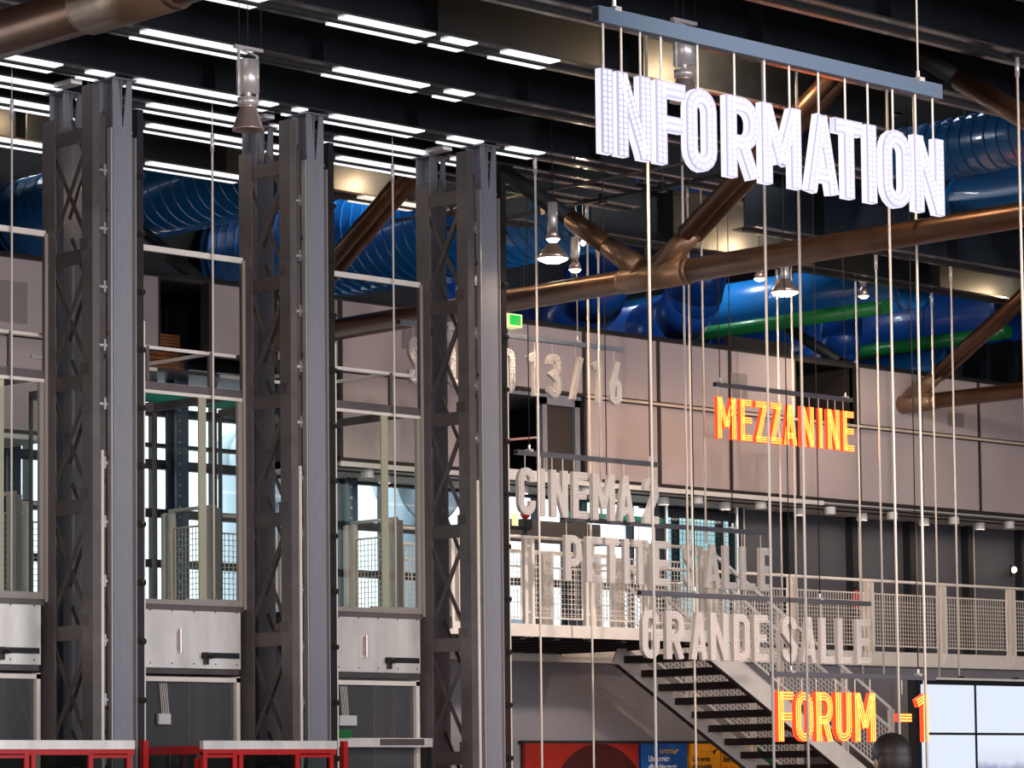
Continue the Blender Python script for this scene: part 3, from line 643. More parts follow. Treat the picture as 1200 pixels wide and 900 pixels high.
# ================================================================ SIGNS
H = .56; T = .112; DP = .055
def arc(cx,cz,r,a0,a1,n=8): return [(cx+r*math.cos(math.radians(a0+(a1-a0)*i/n)), cz+r*math.sin(math.radians(a0+(a1-a0)*i/n))) for i in range(n+1)]
def glyph(ch, w, t):
    x0, x1 = t/2, w-t/2; h = t/2; r = (w-t)/2; c = w/2; z0, z1 = h, H-h
    if ch == 'I': return [[(c,0),(c,H)]]
    if ch == 'N': return [[(x0,0),(x0,H)],[(x1,0),(x1,H)],[(x0,H-.02),(x1,.02)]]
    if ch == 'M': return [[(x0,0),(x0,H)],[(x1,0),(x1,H)],[(x0+.01,H-.02),(c,.16)],[(x1-.01,H-.02),(c,.16)]]
    if ch == 'F': return [[(x0,0),(x0,H)],[(x0,z1),(w,z1)],[(x0,H*.5),(w*.92,H*.5)]]
    if ch == 'E': return [[(x0,0),(x0,H)],[(x0,z1),(w,z1)],[(x0,H*.5),(w*.92,H*.5)],[(x0,z0),(w,z0)]]
    if ch == 'L': return [[(x0,0),(x0,H)],[(x0,z0),(w,z0)]]
    if ch == 'T': return [[(c,0),(c,H)],[(0,z1),(w,z1)]]
    if ch == 'O': p = arc(c,H-t/2-r,r,0,180)+arc(c,t/2+r,r,180,360); return [p+[p[0]]]
    if ch == 'D': p = [(x0,0),(x0,H)]; rr = r; return [p,[(x0,z1)]+arc(x1-rr,z1-rr,rr,90,0)+arc(x1-rr,z0+rr,rr,0,-90)+[(x0,z0)]]
    if ch == 'C': return [[(x1,H*.70)]+arc(c,H-t/2-r,r,0,180)+arc(c,t/2+r,r,180,360)+[(x1,H*.30)]]
    if ch == 'G': return [[(x1,H*.70)]+arc(c,H-t/2-r,r,0,180)+arc(c,t/2+r,r,180,360)+[(x1,H*.46)],[(c,H*.46),(w,H*.46)]]
    if ch == 'U': return [[(x0,H)]+arc(c,t/2+r,r,180,360)+[(x1,H)]]
    if ch in 'RP':
        zm = H*(.44 if ch == 'R' else .40); rr = min(r,(z1-zm)/2)
        bowl = [(x0,z1)]+arc(x1-rr,z1-rr,rr,90,0)+arc(x1-rr,zm+rr,rr,0,-90)+[(x0,zm)]
        g = [[(x0,0),(x0,H)],bowl]
        return g+[[(c+.005,zm),(x1,0)]] if ch == 'R' else g
    if ch == 'A': return [[(x0,0),(c,H)],[(x1,0),(c,H)],[(w*.24,H*.24),(w*.76,H*.24)]]
    if ch == 'S': return [[(x1,H*.72)]+arc(c,H-t/2-r,r,0,180)+[(x0,H*.66),(x1,H*.36)]+arc(c,t/2+r,r,0,-180)+[(x0,H*.28)]]
    if ch == 'Z': return [[(0,z1),(w,z1)],[(x1,z1),(x0,z0)],[(0,z0),(w,z0)]]
    if ch == '1': return [[(x1,0),(x1,H)],[(x1,H-.04),(.0,H*.80)]]
    if ch == '2': return [[(x0,H*.72)]+arc(c,H-t/2-r,r,180,0)+[(x1,H*.62),(x0,z0)],[(0,z0),(w,z0)]]
    if ch == '3':
        rr = r; zm = H*.53
        return [[(x0,H*.75)]+arc(c,H-t/2-rr,rr,180,0)+[(x1,H*.63),(c-.02,zm),(x1,H*.42)]+arc(c,t/2+rr,rr,0,-180)+[(x0,H*.25)]]
    if ch == '6': p = arc(c,t/2+r,r,0,360,16); return [[(x0,t/2+r),(x0,H*.34)]+arc(c,H*.40,r,180,0)+[(x1,t/2+r)], arc(c,t/2+r,r,180,360), [(x0+.01,H*.36),(x1-.02,H)]]
    if ch == '/': return [[(x0,0),(x1,H)]]
    if ch == '-': return [[(0,H*.5),(w,H*.5)]]
def ribbon(mb, p, t, y0, y1, mi=0):
    closed = p[0] == p[-1] and len(p) > 2
    if closed: p = p[:-1]
    n = len(p); Lf = []; Rt = []
    for i in range(n):
        a = Vector(p[i-1]) if (i > 0 or closed) else None; b = Vector(p[i]); c = Vector(p[(i+1)%n]) if (i < n-1 or closed) else None
        d1 = (b-a).normalized() if a is not None and (b-a).length > 1e-6 else None
        d2 = (c-b).normalized() if c is not None and (c-b).length > 1e-6 else None
        if d1 is None: d1 = d2
        if d2 is None: d2 = d1
        n1 = Vector((-d1.y,d1.x)); n2 = Vector((-d2.y,d2.x)); mt = (n1+n2)
        mt = mt.normalized() if mt.length > 1e-6 else n1
        k = (t/2)/max(.5, mt.dot(n1)); Lf.append(b+mt*k); Rt.append(b-mt*k)
    for i in range(n if closed else n-1):
        j = (i+1)%n
        q = [Lf[i],Lf[j],Rt[j],Rt[i]]
        vs = [(v.x,y0,v.y) for v in q]+[(v.x,y1,v.y) for v in q]
        fs = [(0,1,2,3),(7,6,5,4),(0,4,5,1),(2,6,7,3)]
        if not closed and i == 0: fs.append((0,3,7,4))
        if not closed and i == n-2: fs.append((1,5,6,2))
        mb.add(vs, fs, mi)
def along(p, step):
    out = []; acc = step/2
    for a, b in zip(p, p[1:]):
        a = Vector(a); b = Vector(b); L = (b-a).length
        if L < 1e-6: continue
        d = (b-a)/L; 
        while acc < L: out.append((a+d*acc, Vector((-d.y,d.x)))); acc += step
        acc -= L
    return out
def letter(ch, x0, x1, Y, zb, sign, mats, t, step, cols, clipz=True):
    x0 += .026 if mats[0] == 'infoface' else .016      # the casing shows its left flank too
    w_ = x1-x0; strokes = glyph(ch, w_, min(t, w_))
    tt = min(t, w_); mb = MB(); led = MB()
    for i, s in enumerate(strokes):
        ribbon(mb, s, tt*(.92 if ch in 'AMN/' and len(s) == 2 and abs(s[0][0]-s[1][0]) > .01 else 1), -DP/2+.0008*i, DP/2-.0008*i)
        for c, nrm in along(s, step):
            for cc in cols:
                q = c+nrm*(cc*tt); zz = min(max(q.y,.012),H-.012)
                e = min((.37 if mats[0] == 'infoface' else .42)*step,.0125); y = -DP/2-.002
                led.add([(q.x-e,y,zz-e),(q.x+e,y,zz-e),(q.x+e,y,zz+e),(q.x-e,y,zz+e),(q.x,y-.010,zz)], [(0,1,4),(1,2,4),(2,3,4),(3,0,4)])
    for m_ in (mb, led): m_.v = [(v[0]+x0, v[1]+Y, min(max(v[2],0),H)+zb) for v in m_.v]
    lo = part(mb, 'letter', mats[0], sign)
    lo['label'] = 'letter '+ch if ch.isalpha() else ('digit '+ch if ch.isdigit() else {'-':'minus sign','/':'slash'}[ch])
    if mats[0] == 'infoface':
        rim = MB()
        for i, s in enumerate(strokes):
            ribbon(rim, s, tt*1.06, -DP/2+.012+.0008*i, DP/2+.004-.0008*i)
        rim.v = [(v[0]+x0, v[1]+Y, min(max(v[2],-.004),H+.004)+zb) for v in rim.v]
        ro = rim.build('letter_casing', 'infoside'); world_child(ro, lo)
    l = led.build('led_array', mats[1]); l['kind'] = 'stuff'; world_child(l, lo)
def sign(label, Y, zt, letters, bar, barm, mats, susp, wires=(), t=T, step=.036, cols=(-.22,.22), bh=.055, rodr=.006, hang=None, rodm='rod', ceil=11.6):
    xs, xe, zbar = bar
    s = thing('hanging_sign', label, 'sign', ((xs+xe)/2,Y,zbar), 'hanging word signs')
    part(MB().box(xs,xe,Y-.035,Y+.035,zbar-bh/2,zbar+bh/2), 'sign_bar', barm, s)
    part(MB().box(xs-.004,xs,Y-.027,Y+.027,zbar-bh/2+.008,zbar+bh/2-.008), 'bar_end', 'black', s)
    for ch, a, b in letters: letter(ch,a,b,Y,zt-H,s,mats,t,step,cols)
    hs = hang
    if hs is None:
        hs = []
        for ch, a, b in letters:
            if ch in 'NMU': hs += [a+.06,b-.06]
            elif ch in 'ACGOSTI/-2361': hs.append((a+b)/2 if ch != '1' else b-.05)
            else: hs.append(a+.06)
    for x in hs: part(MB().tube((x,Y,zt-.01),(x,Y,zbar),rodr,6), 'letter_hanger', rodm, s, True)
    for x in susp:
        part(MB().tube((x,Y,zbar),(x,Y,ceil),.007,6), 'suspension_cable', 'rod' if barm.startswith('bar') and barm != 'bardk' else 'wire', s, True)
        part(MB().box(x-.03,x+.03,Y-.04,Y+.04,zbar+bh/2-.01,zbar+bh/2+.02).tube((x,Y,zbar+bh/2),(x,Y,zbar+bh/2+.07),.014,8), 'clamp', 'alu', s)
    for x in wires: part(MB().tube((x,Y+.02,zbar),(x,Y+.02,ceil),.006,5), 'power_cable', 'wire', s)
    return s
OFF = ('offface','offdot'); RED = ('redface','redled')
sign('word INFORMATION in white lit letters, largest and nearest of the hanging signs', 14.3, 6.26, [('I',14.668,14.820),('N',14.828,15.170),('F',15.200,15.511),('O',15.498,15.817),('R',15.894,16.252),('M',16.257,16.689),('A',16.728,17.092),('T',17.038,17.355),('I',17.369,17.521),('O',17.559,17.899),('N',17.918,18.280)], (14.68,18.27,6.615), 'barblue', ('infoface','infoled'),
   (14.86,18.03), t=.100, bh=.105, rodr=.0085, step=.037, hang=[14.75,14.92,15.10,15.30,15.66,16.03,16.34,16.60,16.91,17.20,17.45,17.73,17.99,18.19])
sign('word MEZZANINE in glowing red letters on the pinkish wall', 28.4, 6.735, [('M',31.343,31.734),('E',31.803,32.062),('Z',32.113,32.375),('Z',32.410,32.656),('A',32.682,32.975),('N',33.046,33.333),('I',33.424,33.514),('N',33.605,33.879),('E',33.934,34.192)], (31.35,34.17,6.90), 'bardk', RED, (31.45,34.05), t=.088, step=.021, cols=(-.34,0,.34))
sign('word STUDIO 13/16 in unlit beige letters, partly behind the right lift frame', 28.1, 6.985, [('S',25.533,25.741),('T',25.811,26.021),('U',26.205,26.447),('D',26.604,26.821),('I',26.908,26.981),('O',27.083,27.318),('1',27.540,27.734),('3',27.869,28.125),('/',28.277,28.538),('1',28.692,28.863),('6',28.988,29.223)], (25.4,29.28,7.145), 'bar', OFF, (25.74,28.45), t=.088, step=.03)
sign('word CINEMA 2 in unlit grey white letters with a blue grey bar', 26.7, 5.325, [('C',25.977,26.272),('I',26.336,26.428),('N',26.514,26.815),('E',26.887,27.149),('M',27.222,27.620),('A',27.642,27.964),('2',28.115,28.388)], (25.98,28.39,5.50), 'bardk', OFF, (26.2,28.27), t=.092, step=.03)
sign('words PETITE SALLE in unlit beige letters in front of the landing railing', 27.2, 4.615, [('P',27.244,27.539),('E',27.613,27.896),('T',27.941,28.197),('I',28.273,28.379),('T',28.440,28.716),('E',28.809,29.120),('S',29.371,29.625),('A',29.753,30.058),('L',30.106,30.350),('L',30.432,30.711),('E',30.794,31.044)], (27.25,31.05,4.81), 'bardk', OFF, (28.02,30.32), t=.092, step=.03)
sign('words GRANDE SALLE in unlit pinkish letters in front of the stairs', 25.15, 3.585, [('G',26.422,26.721),('R',26.821,27.139),('A',27.242,27.535),('N',27.580,27.907),('D',27.982,28.284),('E',28.345,28.605),('S',28.852,29.133),('A',29.211,29.495),('L',29.559,29.831),('L',29.879,30.137),('E',30.235,30.514)], (26.42,30.53,3.78), 'bardk', OFF, (27.36,29.6), t=.092, step=.03)
sign('words FORUM -1 in glowing red letters, lowest of the hanging signs', 23.4, 2.605, [('F',26.742,27.023),('O',27.038,27.359),('R',27.388,27.699),('U',27.729,28.029),('M',28.066,28.454),('-',28.840,29.106),('1',29.200,29.422)], (26.70,29.57,2.795), 'bardk', RED, (27.02,29.28), t=.098, step=.021, cols=(-.34,0,.34))

# long pale suspension rods
RODS = [ # x, y, z_top, z_bottom, label, fitting
 (25.66,26.0,8.88,0,'pale long rod right of the lift frames, passing the letter I of CINEMA',1),
 (28.02,27.3,8.33,4.86,'pale rod ending on the PETITE SALLE bar below CINEMA',1),
 (28.24,27.70,8.89,0,'pale long rod passing the number 13/16 and the letter M of CINEMA',1),
 (22.05,20.8,8.9,0,'pale long rod coming down behind the first letter N of INFORMATION',0),
 (28.39,26.12,8.9,0,'pale long rod with fitting beside the truss diagonal, left of a close pair',1),
 (27.41,25.3,11.6,3.82,'pale rod of the close pair, ending at the GRANDE SALLE bar',0),
 (31.72,28.94,11.6,4.82,'pale rod of the close pair, right one, ending at the landing railing',0),
 (23.74,20.8,8.9,0,'warm pale long rod coming down under the letter M of INFORMATION',0),
 (34.02,29.6,8.9,3.0,'pale rod left of the wide glowing lamp at the right',1),
 (34.12,29.42,8.9,3.05,'pale rod through the wide glowing lamp at the right',0),
 (24.26,20.8,8.9,0,'pale long rod just right of the wide glowing lamp, under the letter A of INFORMATION',0),
 (35.73,29.57,8.9,3.0,'pale rod hanging left of the small round lamp by the right hand beams',0),
 (34.1,27.85,8.89,2.98,'pale rod with fitting right of the small round lamp',1),
 (25.7,20.8,8.9,0,'pale long rod under the second letter O of INFORMATION',0),
 (26.18,20.83,8.9,0,'pale long rod under the last letter N of INFORMATION',0),
 (37.37,29.47,8.88,3.06,'pale rod with dark clip hanging from the farthest beam at the right',1),
 (35.65,27.76,8.88,3.02,'pale rod holding the left half of the video wall',1),
 (25.81,19.2,8.9,0,'pale rod at the right edge of the picture',1)]
for x,y,zt,zb,lab,fit in RODS:
    t = thing('suspension_rod', lab, 'rod', (x,y,zb), 'long pale rods hanging from the beams')
    part(MB().tube((x,y,zb),(x,y,zt),.0142,7), 'rod', 'rod', t, True)
    if fit:
        part(MB().tube((x,y,zt-.22),(x,y,zt-.02),.024,10), 'end_fitting', 'alu', t, True)
        part(MB().box(x-.09,x+.09,y-.03,y+.03,zt-.02,zt+.03), 'beam_clip', 'black', t)

# ================================================================ LAMPS
def pendant(x,y,z,s,label,kind,power,tilt=None):
    t = thing('pendant_lamp', label, 'lamp', (x,y,z))
    if kind == 'projector':
        part(MB().lathe([(.0,.0),(.105,0),(.105,.30),(.0,.30)],(x,y,z+.34),20), 'body', 'alu', t, True)
        part(MB().lathe([(.03,.0),(.03,.06)],(x,y,z+.29),10).lathe([(.0,-.07),(.098,-.07),(.098,0),(.0,0)],(x,y,z+.29),20), 'neck', 'alu', t, True)
        part(MB().lathe([(.075,.215),(.145,.0),(.15,-.01),(.14,-.01),(.07,.2),(.0,.2)],(x,y,z),24), 'reflector', 'copper', t, True)
        part(MB().bar((x-.11,y,z+.30),(x-.11,y,z+.74),.012,.025).bar((x+.11,y,z+.30),(x+.11,y,z+.70),.012,.025).bar((x-.11,y,z+.74),(x+.11,y,z+.70),.02,.012), 'yoke', 'alu', t)
        part(MB().box(x-.16,x+.17,y-.02,y+.02,z+.74,z+.77), 'mount_bar', 'alu', t)
        part(MB().tube((x,y,z+.77),(x,y,11.6),.004,5).tube((x+.16,y,z+.77),(x+.16,y,11.6),.003,5).tube((x-.1,y,z+.77),(x-.12,y,11.6),.003,5), 'cable', 'wire', t)
        if power: part(MB().lathe([(.0,.0),(.125,.0)],(x,y,z+.02),20), 'lens', 'lamp', t)
    elif kind == 'dome':
        part(MB().lathe([(.0,.46),(.06,.46),(.065,.24),(.05,.2),(.0,.2)],(x,y,z),16), 'body', 'alu', t, True)
        part(MB().lathe([(.05,.2),(.10,.15),(.17,.06),(.2,.0),(.19,.0),(.12,.1),(.04,.16)],(x,y,z),24), 'dome', 'copper', t, True)
        part(MB().lathe([(.0,-.055),(.1,-.045),(.175,-.01),(.185,.005),(.18,.015),(.0,.03)],(x,y,z),22), 'lens', 'lamp', t, True)
        part(MB().tube((x,y,z+.46),(x,y,11.6),.006,5), 'cable', 'wire', t)
    elif kind == 'narrow':
        part(MB().lathe([(.0,.42),(.055,.42),(.055,.16),(.03,.13),(.0,.13)],(x,y,z),16), 'body', 'alu', t, True)
        part(MB().lathe([(.03,.14),(.05,.1),(.085,.0),(.08,.0),(.03,.1)],(x,y,z),18), 'cone', 'copper', t, True)
        part(MB().lathe([(.0,-.04),(.05,-.03),(.078,.0),(.0,.03)],(x,y,z),16), 'lens', 'lamp', t, True)
        part(MB().tube((x,y,z+.42),(x,y,11.6),.006,5), 'cable', 'wire', t)
    else:
        part(MB().sphere((x,y,z),.035,12,8), 'bulb', 'lamp', t, True)
        part(MB().tube((x,y,z+.03),(x,y,z+.12),.03,10).tube((x,y,z+.1),(x,y,11.6),.005,5), 'socket', 'alu', t)
    if power:
        d = bpy.data.lights.new('lamp_light','SPOT' if kind != 'bulb' else 'POINT'); d.energy = power; d.color = (1,.74,.48); d.shadow_soft_size = .06
        if kind != 'bulb': d.spot_size = math.radians(150); d.spot_blend = .6
        o = bpy.data.objects.new('lamp_light', d); COL.objects.link(o); o.location = (0,0,-.05 if kind != 'bulb' else -.06); o.parent = t
pendant(18.49,22.5,7.66,1,'big silver spotlight with pinkish cone in front of the middle lift frame','projector',0)
pendant(21.72,20.0,7.98,1,'big lit silver spotlight behind the letters F and O of INFORMATION','projector',160)
pendant(25.24,25.3,7.76,1,'narrow lit silver lamp right above the wide dome lamp','narrow',60)
pendant(26.93,27.0,7.93,1,'wide copper dome lamp glowing left of the truss diagonal','dome',380)
pendant(28.32,28.0,8.07,1,'small lit lamp just right of the wide dome lamp','narrow',90)
pendant(28.47,28.0,8.43,1,'bare bright bulb above the small lit lamp','bulb',25)
pendant(32.92,28.5,8.30,1,'wide glowing dome lamp under the red lit truss tube','dome',420)
pendant(32.97,29.0,8.56,1,'bright lamp left of the wide glowing dome at the right','narrow',120)
pendant(36.43,30.0,8.78,1,'small round lamp hanging by the right hand beams','narrow',200)
pendant(19.52,26.35,7.8,1,'bare bright bulb inside the left lift frame','bulb',2)
pendant(42.6,28.6,8.55,1,'lamp lighting the far beam at the right edge','narrow',60)
# bare point lights added beside the beams to warm their webs
for loc, e in (((24.72,21.95,9.2),110),((26.25,29.0,9.15),70),((33.31,29.0,9.15),80),((39.15,29.0,9.02),60),((20.82,29.0,9.2),25)):
    d = bpy.data.lights.new('lamp_back_light','POINT'); d.energy = e; d.color = (1,.72,.42); d.shadow_soft_size = .05
    o = bpy.data.objects.new('lamp_back_light', d); COL.objects.link(o); o.location = loc

# white spot cylinders under the soffit
k = 0
SPOTS = ((22.27,1,'seen in the left lift bay'),(20.4,1,'hidden left of the left lift bay'),(27.9,0,'left one in the right hand lift bay'),(28.6,1,'right one in the right hand lift bay'),(30.4,0,'behind the letter C of CINEMA'),(31.2,1,'behind the letter I of CINEMA'),
 (32.0,0,'behind the first letter N of CINEMA'),(33.04,1,'touching the number 2'),(34.1,1,'rear one over the wired glass screen'),(34.35,0,'front one over the wired glass screen'),(35.45,1,'just right of the wired glass screen'),(35.75,0,'at the right end of the white soffit strip'),
 (37.15,1,'rear one of the pair below NINE'),(37.35,0,'front one of the pair below NINE'),(38.65,1,'rear one of the pair above the second rail panel'),(38.85,0,'front one of the pair above the second rail panel'),(40.2,1,'rear one of the pair above the third rail panel'),(40.4,0,'front one of the pair above the third rail panel'),
 (41.65,1,'rear one of the last pair at the right edge'),(41.85,0,'front one of the last pair at the right edge'))
for x, yy, wh in SPOTS:
    y = 31.95 if yy else 31.5
    lab = 'white cylinder spot under the soffit, '+wh
    t = thing('spot_cylinder', lab, 'spotlight', (x,y,5.81), 'white spots under the gallery soffit')
    if k == 0:
        me1 = MB().lathe([(.0,0),(.085,0),(.085,-.115),(.07,-.115),(.07,-.09),(0,-.09)],(0,0,-.02),14).mesh('spot_body','spotw')
        me2 = MB().box(-.02,.02,-.02,.02,-.02,.02).mesh('spot_mount','black')
        me3 = MB().lathe([(.0,0),(.065,0)],(0,0,-.105),12).mesh('spot_lens','stripdim')
    for nm, me in (('body',me1),('mount',me2),('lens',me3)):
        o = bpy.data.objects.new(nm, me); COL.objects.link(o); o.parent = t
    k += 1
d = bpy.data.lights.new('soffit_spot_glow','AREA'); d.shape = 'RECTANGLE'; d.size = 18; d.size_y = .3; d.energy = 110; d.color = (1,.85,.7)
o = bpy.data.objects.new('soffit_spot_glow', d); COL.objects.link(o); o.location = (36.5,31.8,5.68)
tr = MB().box(27.4,46,31.5,31.53,5.79,5.815).box(27.4,46,31.94,31.97,5.79,5.815)
tag(tr.build('lighting_track','black'), 'black twin track that carries the white spots under the soffit', 'track')
wl = thing('wall_lamp', 'warm wall lamp on the slate partition at the right edge', 'lamp', (43.3,32.6,5.1))
part(MB().sphere((43.35,32.55,5.12),.05,12,8), 'bulb', 'lamp', wl, True); part(MB().box(43.3,43.4,32.56,32.6,5.0,5.2), 'bracket', 'black', wl)
# exit sign
ex = thing('exit_sign', 'small glowing green exit sign at the left end of the wall top', 'sign', (30.2,31.1,7.9))
part(MB().box(30.06,30.36,31.05,31.23,7.86,8.04), 'case', 'exity', ex); part(MB().box(30.12,30.32,31.035,31.05,7.885,8.02), 'face', 'exitg', ex)
part(MB().box(30.25,30.27,31.03,31.035,7.91,7.97).box(30.23,30.29,31.03,31.035,7.93,7.945), 'pictogram', 'white', ex)
# red extinguisher on the gallery, small red lamp
fx = 38.47
fe = thing('fire_extinguisher', 'small red extinguisher on a thin black stand behind the gallery railing', 'extinguisher', (fx,31.95,3.57))
part(MB().lathe([(.0,0),(.045,0),(.05,.03),(.05,.24),(.03,.29),(0,.3)],(fx,31.95,4.28),14), 'cylinder', 'red', fe, True); part(MB().tube((fx,31.95,3.57),(fx,31.95,4.28),.02,8), 'stand', 'black', fe)
part(MB().box(fx-.03,fx+.03,31.93,31.97,4.57,4.63), 'valve', 'black', fe)
rl = thing('warning_beacon', 'small red beacon dome behind the letter C of CINEMA', 'beacon', (29.4,30.4,3.57))
part(MB().sphere((29.35,30.0,5.17),.07,12,8), 'dome', 'red', rl, True); part(MB().box(29.27,29.43,29.95,30.05,5.0,5.1), 'base', 'black', rl)
part(MB().box(29.13,29.19,29.97,30.03,5.0,5.16), 'yellow_box', 'exity', rl); part(MB().box(29.05,29.45,29.98,30.02,4.95,5.0).box(29.3,29.36,29.98,30.02,3.57,4.95), 'stand', 'black', rl)
dp = thing('dark_panel', 'long dark brown band behind the railing between CINEMA and PETITE', 'panel', (31,32.25,3.57))
part(MB().box(31.04,33.03,32.2,32.3,5.04,5.35), 'board', 'joint', dp)
for x in (29.8,32.5): part(MB().box(x,x+.06,32.22,32.28,3.57,4.8), 'leg', 'joint', dp)


# dark lighting gantry behind INFORMATION
gt = thing('lighting_gantry', 'thin dark pipe gantry with hooks left of the silver lamps', 'gantry', (27.3,24,8.4))
part(MB().tube((27.6,23.4,8.72),(27.6,29.6,8.72),.025,8), 'pipe', 'black', gt, True)
part(MB().tube((27.0,24.5,8.8),(27.0,30.0,8.8),.02,8), 'pipe', 'brown', gt, True)
for k in range(6): part(MB().tube((27.6,23.8+k,8.72),(27.6,23.8+k,8.89),.01,6).box(27.56,27.64,23.76+k,23.84+k,8.66,8.78), 'hook', 'rail', gt)
br = thing('cable_bracket_row', 'row of small black hanging brackets left of the silver spotlight', 'brackets', (17,23.6,8.7))
for x in (16.2,16.75,17.5):
    part(MB().tube((x,23.1,8.72),(x,24.06,8.72),.014,6).tube((x,23.2,8.72),(x,23.2,11.59),.006,6).tube((x,24.0,8.72),(x,24.0,11.59),.006,6).lathe([(.03,0),(.03,-.1),(.02,-.1)],(x,23.7,8.72),8), 'bracket', 'black', br)

# ================================================================ POSTERS AND VIDEO WALL
def text_mesh(txt, size, m, name, bold=.0, sx=1.0):
    cu = bpy.data.curves.new(name,'FONT'); cu.body = txt; cu.size = size; cu.offset = bold; cu.extrude = .001
    o = bpy.data.objects.new(name, cu); COL.objects.link(o)
    dg = bpy.context.evaluated_depsgraph_get(); dg.update()
    me = bpy.data.meshes.new_from_object(o.evaluated_get(dg)); COL.objects.unlink(o); bpy.data.objects.remove(o)
    me.materials.clear(); me.materials.append(M[m]); me.name = name
    for v in me.vertices: v.co = Vector((v.co.x*sx, -v.co.z, v.co.y))
    return me
def text(txt, size, m, loc, parent, bold=0, sx=1, slot='lettering'):
    o = bpy.data.objects.new(slot, text_mesh(txt,size,m,slot,bold,sx)); COL.objects.link(o); world_child(o, parent); o.location += Vector(loc); o['label'] = 'printed words '+txt.replace('\n',' ')
PY = 31.22
def poster(x0,x1,m,label):
    t = thing('poster_panel', label, 'poster', ((x0+x1)/2,PY,0), 'post office panels on the wall')
    part(MB().box(x0+.015,x1-.015,PY-.03,PY+.03,.1,2.165), 'board', m, t); return t
p1 = poster(30.45,32.72,'pred','wide red panel with a dark red arch, leftmost of the wall panels')
n = 24; cxp, rr = 31.9, .98
part(MB().add([(cxp+1.0*math.cos(PI*i/n), PY-.034, 1.18+rr*math.sin(PI*i/n)) for i in range(n+1)], [tuple(range(n+1))]), 'printed_arch', 'pdred', p1)  # half-round dark red shape laid over the red board
p2 = poster(32.74,33.73,'pblue','blue panel reading Libre service affranchissement')
p3 = poster(33.76,34.43,'pyel','first yellow panel reading Libre service')
p4 = poster(34.44,35.22,'pyel','second yellow panel with letterbox words, under the stair')
p5 = poster(35.24,35.7,'pgreen','narrow dark green panel at the right of the yellow ones, under the stair')
text('LA POSTE',.085,'pgold',(33.14,PY-.036,2.02),p2,.001,.75); text('Libre service\naffranchissement',.115,'white',(32.9,PY-.036,1.91),p2,.003,.75)
text('LA POSTE',.08,'pgold',(34.0,PY-.036,2.02),p3,.001,.7); text('Libre service\nprêts-à-poster',.105,'blackprint',(33.82,PY-.036,1.91),p3,.002,.7)
text('LA POSTE',.08,'pgold',(34.7,PY-.036,2.02),p4,.001,.7); text('Boîte aux lettres',.115,'blackprint',(34.48,PY-.036,1.90),p4,.003,.72); text('Paris  Ile de',.08,'red',(34.5,PY-.036,1.78),p4,0,.7)
for t, x, z, m in ((p2,33.42,2.015,'pgold'),(p3,34.25,2.015,'blackprint'),(p4,34.95,2.015,'blackprint')):
    part(MB().add([(x,PY-.035,z+.03),(x+.10,PY-.035,z+.075),(x+.11,PY-.035,z+.055),(x+.05,PY-.035,z+.02)],[(0,1,2,3)]).add([(x+.0,PY-.035,z+.015),(x+.06,PY-.035,z+.035),(x+.05,PY-.035,z-.005)],[(0,1,2)]), 'printed_bird', m, t)
struct(MB().box(30.42,35.7,PY-.035,PY+.05,2.165,2.2), 'trim_22', 'black')

sm = bpy.data.materials.new('hazy_picture_screen'); sm.use_nodes = True; nt = sm.node_tree; b = nt.nodes['Principled BSDF']
tc = nt.nodes.new('ShaderNodeTexCoord'); sp = nt.nodes.new('ShaderNodeSeparateXYZ'); nz = nt.nodes.new('ShaderNodeTexNoise'); nz.inputs['Scale'].default_value = 3
ad = nt.nodes.new('ShaderNodeMath'); ad.operation = 'MULTIPLY_ADD'; ad.inputs[1].default_value = .35
cr = nt.nodes.new('ShaderNodeValToRGB')
for k, (p_, c_) in enumerate(((.0,(.30,.30,.42)),(.45,(.33,.34,.5)),(.62,(.72,.78,.92)),(1,(.80,.87,1.0)))):
    e = cr.color_ramp.elements[k] if k < 2 else cr.color_ramp.elements.new(p_); e.position = p_; e.color = (*c_,1)
nt.links.new(tc.outputs['Generated'], sp.inputs[0]); nt.links.new(tc.outputs['Object'], nz.inputs['Vector'])
nt.links.new(nz.outputs[0], ad.inputs[0]); nt.links.new(sp.outputs[2], ad.inputs[2]); nt.links.new(ad.outputs[0], cr.inputs[0])
b.inputs['Base Color'].default_value = (.02,.02,.02,1); nt.links.new(cr.outputs[0], b.inputs['Emission Color']); b.inputs['Emission Strength'].default_value = 1.0
M['hazy'] = sm
vw = thing('video_wall', 'large video wall of pale lit screens in black frames at the lower right', 'video wall', (37,27.8,0))
VX, VY, VZ, SW, SH = 34.62, 27.72, 2.995, 1.245, .70
part(MB().box(VX,VX+4*SW+.16,VY,VY+.14,VZ-3*SH-.12,VZ), 'cabinet', 'black', vw)
part(MB().box(VX,VX+4*SW+.16,VY-.02,VY+.03,VZ,VZ+.03), 'top_rail', 'cream', vw)
for x in (VX+.3,VX+2.5,VX+4.6): part(MB().box(x,x+.08,VY+.02,VY+.1,0,VZ-2*SH), 'leg', 'black', vw)
for x in (VX+1.03,VX+2.3): part(MB().box(x-.05,x+.05,VY-.01,VY+.04,VZ+.03,VZ+.055), 'clamp', 'black', vw)
for i in range(4):
    for j in range(3):
        part(MB().box(VX+.115+i*SW,VX+.055+(i+1)*SW,VY-.006,VY+.002,VZ-.08-(j+1)*SH+.045,VZ-.07-j*SH), 'screen', 'hazy' if (j == 1 and i > 0) else 'screen', vw)

